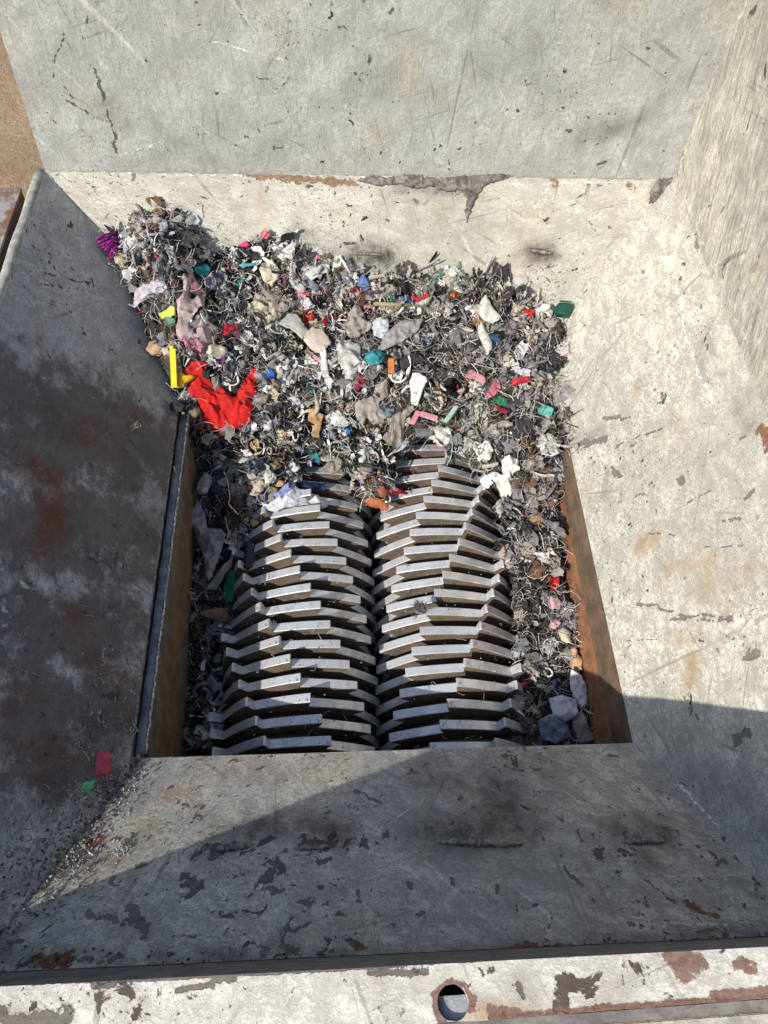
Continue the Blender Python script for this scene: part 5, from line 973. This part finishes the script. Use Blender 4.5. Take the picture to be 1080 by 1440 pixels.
# purple tassel hanging over the left slope
tas = empty('yarn_tassel', 'magenta and dark purple yarn tassel spilling onto the left slope', 'tassel', tuple(on('left', 165, 352)))
base_p = np.array(tas.location); MBm, MBd = MB(), MB()
for i in range(46):
    fx = rnd.uniform(0, 1); end = on('left', 134+fx*24, 340+fx*30)+np.array([.002, 0, .004+rnd.uniform(0, .012)]); st_ = on('left', 172, 350+rnd.uniform(-8, 12))+np.array([.012, 0, .020+rnd.uniform(0, .01)])
    pts = []
    for s in np.linspace(0, 1, 8):
        q = st_+(end-st_)*s+np.array([0, 0, .012*math.sin(math.pi*s)])+np.array([rnd.uniform(-1, 1) for _ in range(3)])*.0016; pts.append(q-base_p)
    V, F = tube(pts, rnd.uniform(.0009, .0016), 5)
    (MBm if i % 4 else MBd).add(V, F)
M['magenta'] = cloth_mat('magenta_yarn', (.42, .03, .26), .3)
MBm.build('yarn_fringe', M['magenta'], None, True).parent = tas
for (pts_) in [[(145, 330), (160, 350), (178, 378), (186, 372), (176, 350), (160, 338)]]:
    W = [on('left', *q)+np.array([.010, 0, .026]) for q in pts_]; 
    V, F = thicken([w_-base_p for w_ in W]+[np.mean(W, 0)-base_p+np.array([.004, 0, .006])], [(i, (i+1) % 6, 6) for i in range(6)], .003); MBd.add(V, F)
MBd.build('dark_core', cloth_mat('dkpurple', (.035, .015, .06)), None, True).parent = tas
# ribbon end reaching over the right liner edge, and looped cords
def cord(name, label, cat, pts, r, mat, ups=None, sides=7, flat=False):
    W = [onpile(q[0], q[1], (ups[i] if ups else .018)) for i, q in enumerate(pts)]
    C_ = []
    for i in range(len(W)-1):
        p0, p1, p2, p3 = W[max(i-1, 0)], W[i], W[i+1], W[min(i+2, len(W)-1)]
        for s in np.linspace(0, 1, 7)[:-1]: C_.append(.5*((2*p1)+(-p0+p2)*s+(2*p0-5*p1+4*p2-p3)*s*s+(-p0+3*p1-3*p2+p3)*s**3))
    C_.append(W[-1]); V, F = tube(C_, r, sides, rf=lambda s: .85+.25*math.sin(s*40)); return tag(local_obj(name, V, F, mat), label, cat)
cord('ribbon_end', 'grey twisted ribbon end reaching over the right throat edge', 'ribbon', [(756, 628), (770, 622), (785, 626), (800, 628), (812, 626)], .0035, M['cloth_lightgrey'], [.016, .02, .022, .02, .012])
cord('cord_loop', 'cream cord loop with a small knot below the red cloth', 'cord', z6([(570, 1000), (640, 1030), (700, 1010), (760, 970), (810, 930), (815, 890), (780, 870), (750, 900), (760, 950), (790, 960)]), .0015, M['cloth_cream'])
cord('cord_ring', 'small second cord ring right of the cream cord loop', 'cord', z6([(870, 920), (850, 915), (840, 940), (860, 965), (875, 945), (870, 920)]), .0013, M['cloth_cream'])
cord('bent_cord', 'rusty brown bent cord right of the red cloth', 'cord', z6([(1000, 585), (960, 575), (935, 610), (935, 680), (925, 750)]), .0026, cloth_mat('bcord', (.24, .15, .12)))
cord('hair_wire', 'thin pale wire curling below the red cloth', 'wire', z6([(290, 770), (310, 740), (360, 720), (425, 730)]), .0009, M['cloth_lightgrey'], [.03]*4)
cord('white_curl', 'small white curled plastic hook low on the right side', 'plastic hook', z4([(680, 940), (690, 925), (705, 930), (712, 945), (700, 955), (688, 948)]), .0022, cloth_mat('whook', (.62, .62, .6)))
cord('black_hose', 'black cable running down the lint beside the right cutters', 'cable', z4([(610, 355), (560, 345), (530, 380), (545, 440), (560, 480), (600, 560), (650, 640)]), .0028, M['cloth_black'], [.012]*7)
cord('white_string', 'long white string curling down the left gap', 'string', z3([(405, 70), (420, 110), (430, 180), (425, 205), (450, 235), (465, 250)]), .0014, M['cloth_white'], [.03]*6)
cord('pale_string', 'second pale string further down the left gap', 'string', z3([(410, 260), (418, 300), (425, 330), (418, 350)]), .0013, M['cloth_white'], [.03]*4)
cord('green_string', 'long pale green string above the right cutter rims', 'string', z4([(340, 60), (350, 110), (345, 160), (330, 190)]), .0018, M['cloth_mint'])
cord('light_rope', 'light grey rope piece on the right side of the lint', 'rope', z4([(520, 380), (540, 345), (580, 348), (605, 375)]), .0022, M['cloth_lightgrey'])
for i, (a, lab) in enumerate([([(235, 265), (320, 215), (400, 215), (430, 160)], 'olive green bent stem across the upper middle of the heap')]):
    cord('stem', lab, 'stem', z2(a), .003, simple('stem', (.22, .2, .12), (.14, .13, .08), 60), [.026]*4)
# clutter on the cutters: fluff tuft
def tuft(name, label, px, py, z, R_, n, mat, cat='fluff', pl=None):
    mb = MB(); c = zpt(px, py, z) if pl is None else on(pl, px, py)
    for i in range(n):
        V, F = g_thread(R_*rnd.uniform(.8, 2.), rnd.uniform(.0004, .0009), 8, 2.2); Q = np.array(Matrix.Rotation(rnd.uniform(0, 6), 3, 'Z') @ Matrix.Rotation(rnd.gauss(0, .5), 3, 'X'))
        mb.add(place(V, Q, c+np.array([rnd.gauss(0, R_*.4), rnd.gauss(0, R_*.3), rnd.uniform(0, R_*.35)])), F)
    V, F = g_blob(R_*1.3, .4, 2, .3); mb.add(V+c, F)
    V = np.array(mb.V); o = local_obj(name, V, mb.F, mat); return tag(o, label, cat)
tuft('fluff_tuft', 'grey fluff tuft caught on the right cutter rims', 590, 856, -.106, .018, 60, M['cloth_grey'])
tuft('lint_tuft', 'small lint tuft on the near slope above the first weld', 170, 1198, 0, .011, 50, M['cloth_lightgrey'], 'lint', 'near')
tuft('dry_grass_tuft', 'pale straw and lint tuft stuck on the dark left slope', 185, 600, 0, .014, 46, cloth_mat('straw', (.34, .27, .19)), 'lint', 'left')
tuft('grime_lump', 'pale grime flake on the left slope near the throat rail', 134, 780, 0, .007, 20, M['cloth_grey'], 'grime flake', 'left')
HP.append(((797, 440), 24)); HP.append(((155, 350), 20))
SM = samples(13500)
for i, p in enumerate(SM):
    px = zone(p)
    if covered(px, 3 if i < 4800 else -2): continue
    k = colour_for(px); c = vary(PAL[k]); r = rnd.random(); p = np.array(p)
    fl = px[0] > 600 and px[1] > 480      # lint rich right part: fewer hard scraps
    if i < 330:
        Q, n = frame_at(p[0], p[1], .25); V, F = g_crumple(rnd.uniform(.035, .075), rnd.uniform(.5, 1.2), 9, .45); up = -.001; c = vary(PAL[rnd.choice(['grey', 'warmgrey', 'charcoal', 'grey', 'black', 'lightgrey', 'brown'])])
    elif i < 2500:
        Q, n = frame_at(p[0], p[1], .55)
        if r < .5: V, F = g_crumple(rnd.uniform(.013, .040), rnd.uniform(.5, 1.3), 6)
        else: V, F = g_strip(rnd.uniform(.03, .10), rnd.uniform(.003, .010), 12, .6)
        up = rnd.uniform(-.002, .009)
        if fl and rnd.random() < .68: continue
    elif i < 5200:
        Q, n = frame_at(p[0], p[1], .7)
        if fl and rnd.random() < .5: continue
        if r < .22: V, F = g_crumple(rnd.uniform(.006, .014), rnd.uniform(.5, 1.3), 4)
        elif r < .8: V, F = g_strip(rnd.uniform(.012, .045), rnd.uniform(.0012, .0045), 8, .8, k=1)
        else: V, F = g_chip(rnd.uniform(.004, .013))
        up = rnd.uniform(0, .012)
    elif i < 10500:
        Q, n = frame_at(p[0], p[1], .5); V, F = g_thread(rnd.uniform(.012, .075), rnd.uniform(.0003, .0008), 8, rnd.choice([.5, .8, 1.6])); up = rnd.uniform(.001, .013)
        if rnd.random() < .5: c = vary(PAL[rnd.choice(['white', 'lightgrey', 'warmgrey', 'beige', 'white'])])
        elif rnd.random() < .4: c = vary(PAL['charcoal'])
    else:
        Q, n = frame_at(p[0], p[1], .9); V, F = g_chip(rnd.uniform(.0015, .005), flat=.8); up = rnd.uniform(0, .006)
    mbs.add(place(V, Q, p+n*up), F, 0, c)
crumbs = mbs.build('shredded_textile', M['scrap'], None, True)
tag(crumbs, 'mixed small textile shreds, threads and crumbs filling the heap', 'textile shreds', kind='stuff')

S2 = [p for p in samples(330, random.Random(11)) if not covered(zone(p), 9)][:238]
for i, p in enumerate(S2):
    p = np.array(p); px = zone(p); k = colour_for(px)
    if k in VIVID : k = rnd.choice(['white', 'lightgrey', 'warmgrey', 'beige', 'grey', 'charcoal', 'white'])
    Q, n = frame_at(p[0], p[1], .4)
    cr = rnd.random() < .55
    if cr: V, F = g_crumple(rnd.uniform(.032, .070), rnd.uniform(.4, 1.0), 14, 1.0); nm = 'cloth_scrap'; lab = 'crumpled '+GL[k][0]+' cloth scrap lying in the shredded heap'
    else: V, F = g_strip(rnd.uniform(.06, .13), rnd.uniform(.005, .014), 20, .7, k=3); nm = 'cloth_strip'; lab = 'twisted '+GL[k][0]+' cloth strip lying in the shredded heap'
    V, F = thicken(V, F, .0011); V = place(V, Q, p+n*(.006 if cr else .009))
    o = local_obj(nm, V, F, M['cloth_'+k]); tag(o, lab, 'cloth scrap' if cr else 'cloth strip', ('crumpled ' if cr else 'twisted ')+GL[k][1])

# torn felt strip stuck along the fold between back slope and back wall
def stuck(name, label, cat, polypx, pl, mat, th=.008, res=.003, seed=1.):
    n = np.array(PL[pl][1], float); n /= np.linalg.norm(n); n = n if n@(CP-on(pl, *polypx[0])) > 0 else -n
    W = np.array([on(pl, *q) for q in polypx]); o_ = W[0]; ex = np.array([1., 0, 0]); ex -= n*(ex@n); ex /= np.linalg.norm(ex); ey = np.cross(n, ex)
    P2 = [Vector(((w_-o_)@ex, (w_-o_)@ey)) for w_ in W]; out = []
    for i in range(len(P2)):
        a, b = P2[i], P2[(i+1) % len(P2)]; k = max(1, int((b-a).length/.004)); nr = Vector((-(b-a).y, (b-a).x)).normalized()
        for j in range(k): out.append(a+(b-a)*(j/k)+nr*.0045*(mnoise.noise(Vector((i*5+j*.8, seed, 2)))+.6*mnoise.noise(Vector((i*5+j*2.3, seed, 5)))))
    A2 = np.array([tuple(p) for p in out]); x0, y0 = A2.min(0); x1, y1 = A2.max(0)
    g = np.array([(x, y) for x in np.arange(x0, x1, res) for y in np.arange(y0, y1, res)]); G = g[inpoly(g, A2)]
    ed_ = lambda G: np.min([seg_dist(G, A2[i], A2[(i+1) % len(A2)]) for i in range(len(A2))], axis=0)
    G = G[ed_(G) > res*.5]
    vs, es, fs, *_ = delaunay_2d_cdt(out+[Vector(q) for q in G], [(i, (i+1) % len(out)) for i in range(len(out))], [], 1, 1e-6)
    VV = np.array([tuple(v) for v in vs]); e = np.clip(ed_(VV)/.008, 0, 1)
    hh = np.array([.5+1.1*(mnoise.fractal(Vector((x*55, y*90, seed)), .8, 2.1, 4)) for x, y in VV])
    V = o_+VV[:, :1]*ex+VV[:, 1:]*ey+n*((.0015+th*np.sqrt(e)*np.clip(hh, .1, 1.6))[:, None]); F = []
    for f in fs:
        a = sum(vs[f[i]].x*vs[f[(i+1) % len(f)]].y-vs[f[(i+1) % len(f)]].x*vs[f[i]].y for i in range(len(f))); F.append(tuple(f) if a > 0 else tuple(f[::-1]))
    V, F = thicken(V, F, .0015); return tag(local_obj(name, V, F, mat), label, cat)
t = NT('grime_felt', uv=False); a_ = t.noise(45, 5, .7, .5); b_ = t.noise(240, 4, .75)
cc = t.mix(t.step(a_, .36, .62), (.10, .088, .08), (.26, .235, .215)); cc = t.mix(t.step(b_, .56, .68, 0, .7), cc, (.34, .31, .29)); M['grime'] = t.out(cc, 1., t.math('MULTIPLY_ADD', b_, .6, a_), .003, 1., 0, .1)
stuck('grime_strip', 'dark matted felt strip stuck along the fold below the back wall', 'matted felt', [(500, 254), (520, 246), (545, 250), (575, 245), (610, 250), (660, 247), (700, 244), (722, 247), (705, 254), (684, 260), (672, 274), (664, 292), (656, 314), (653, 298), (657, 280), (648, 268), (628, 270), (604, 262), (585, 266), (560, 259), (535, 262), (515, 258)], 'back', M['grime'], .008)
stuck('corner_grime', 'grey grime wedge in the far right corner of the hopper', 'grime', [(912, 288), (914, 268), (925, 252), (946, 250), (951, 264), (935, 278)], 'back', M['grime'], .006, seed=4)
for (poly, lab, sd) in [([(0, 842), (12, 835), (30, 838), (38, 856), (26, 864), (12, 872), (0, 878)], 'large grey grime flake at the left edge of the dark slope', 3), ([(122, 782), (130, 776), (146, 778), (148, 786), (138, 790)], 'small grey grime flake on the left slope near the rail', 5)]:
    stuck('grime_flake', lab, 'grime flake', poly, 'left', cloth_mat('flake', (.22, .21, .20)), .003, seed=sd)
# litter on the near left hip
stuck('red_chip', 'flat raspberry red plastic chip standing at the lower left hip seam', 'plastic chip', [(134, 1062), (140, 1056), (154, 1060), (156, 1086), (148, 1092), (132, 1090)], 'left', glossy('raspchip', (.52, .05, .10), .5), .006, seed=6)
stuck('green_chip', 'light green plastic chip below the raspberry red chip', 'plastic chip', [(114, 1106), (122, 1098), (136, 1098), (132, 1106), (124, 1118), (114, 1116)], 'left', glossy('gchip', (.12, .50, .22), .5), .005, seed=7)
mb = MB()
for i in range(1250):
    s = rnd.choice([rnd.random()**.8, rnd.gauss(.25, .12), rnd.gauss(.55, .08)]); s = min(max(s, 0), 1); q = NL+(HL-NL)*s; sp = .008+.024*math.sin(s*3.1); dx = rnd.gauss(0, sp); dy = rnd.gauss(0, sp*.5)
    x, y = q[0]+dx, q[1]+dy
    if y > -.002 or x > -.33: continue
    z = max(-(NLt[0]*(x-NL[0])+NLt[1]*(y-NL[1]))/NLt[2], -(NN[0]*(x-NL[0])+NN[1]*(y-NL[1]))/NN[2])
    c = vary(PAL[rnd.choice(['lightgrey', 'warmgrey', 'warmgrey', 'brown', 'grey', 'beige', 'charcoal', 'grey', 'brown', 'pink' if rnd.random() < .1 else 'grey'])])
    Q = np.array(Matrix.Rotation(rnd.uniform(0, 6), 3, 'Z') @ Matrix.Rotation(rnd.gauss(0, .5), 3, 'X'))
    if rnd.random() < .3: V, F = g_strip(rnd.uniform(.004, .012), rnd.uniform(.0012, .0035), 5, .9, k=1)
    elif rnd.random() < .25: V, F = g_thread(rnd.uniform(.006, .02), rnd.uniform(.0003, .0007), 6, 1.6)
    else: V, F = g_chip(rnd.uniform(.0015, .006), flat=.7)
    mb.add(place(V, Q, (x, y, z+.002)), F, 0, c)
def sprinkle(pl, polypx, n, smax, cols, thr=.4):
    poly = polypx; xs_ = [p[0] for p in poly]; ys_ = [p[1] for p in poly]; k_ = 0
    nn = np.array(PL[pl][1], float); nn /= np.linalg.norm(nn); nn = nn if nn[2] > 0 else -nn
    while k_ < n:
        x = rnd.uniform(min(xs_), max(xs_)); y = rnd.uniform(min(ys_), max(ys_))
        if not inpoly([(x, y)], poly)[0]: continue
        k_ += 1; p = on(pl, x, y)+nn*.001; Q = np.array(Vector(nn).to_track_quat('Z', 'Y').to_matrix() @ Matrix.Rotation(rnd.uniform(0, 6), 3, 'Z')); c = vary(PAL[rnd.choice(cols)])
        if rnd.random() < thr: V, F = g_thread(rnd.uniform(.004, .02), rnd.uniform(.0003, .0006), 6, 1.5)
        else: V, F = g_chip(rnd.uniform(.001, smax), flat=.5)
        mb.add(place(V, Q, p), F, 0, c)
sprinkle('left', [(0, 560), (200, 560), (240, 620), (195, 1040), (150, 1085), (0, 1200)], 420, .0028, ['grey', 'lightgrey', 'warmgrey', 'brown', 'grey', 'charcoal'])
sprinkle('left', [(150, 900), (200, 900), (195, 1050), (130, 1080), (100, 1040)], 160, .0034, ['lightgrey', 'warmgrey', 'white', 'grey'])
sprinkle('near', [(200, 1068), (880, 1052), (1000, 1150), (60, 1240)], 200, .0026, ['grey', 'brown', 'lightgrey', 'charcoal'])
sprinkle('near', [(0, 1330), (540, 1345), (1080, 1305), (1080, 1318), (540, 1358), (0, 1362)], 160, .005, ['brown', 'charcoal', 'grey', 'brown'], .2)
sprinkle('back', [(130, 300), (500, 330), (850, 380), (800, 440), (560, 380), (330, 350), (180, 320)], 160, .003, ['grey', 'charcoal', 'brown', 'lightgrey'])
sprinkle('back', [(80, 245), (930, 262), (880, 300), (100, 280)], 60, .003, ['charcoal', 'brown', 'grey'], .2)
sprinkle('right', [(800, 460), (850, 450), (900, 1000), (880, 960)], 60, .003, ['grey', 'brown', 'lightgrey'])
for i in range(420):   # crumbs on cutter rims
    x = rnd.uniform(-.30, .27); y = rnd.uniform(.02, .66); cxs = -.182 if x < -.012 else .158; zz = zc+math.sqrt(max(0, (RAD-.012)**2-(x-cxs)**2))
    Q = np.array(Matrix.Rotation(rnd.uniform(0, 6), 3, 'Z')); c = vary(PAL[rnd.choice(['grey', 'lightgrey', 'brown', 'warmgrey'])])
    V, F = g_thread(rnd.uniform(.008, .03), rnd.uniform(.0003, .0006), 7, 1.5) if rnd.random() < .35 else g_chip(rnd.uniform(.0015, .004))
    mb.add(place(V, Q, (x, y, zz+.002)), F, 0, c)
lit = mb.build('crumb_litter', M['scrap'], None, True); tag(lit, 'fine crumbs and threads scattered on the hopper slopes', 'crumbs', kind='stuff')
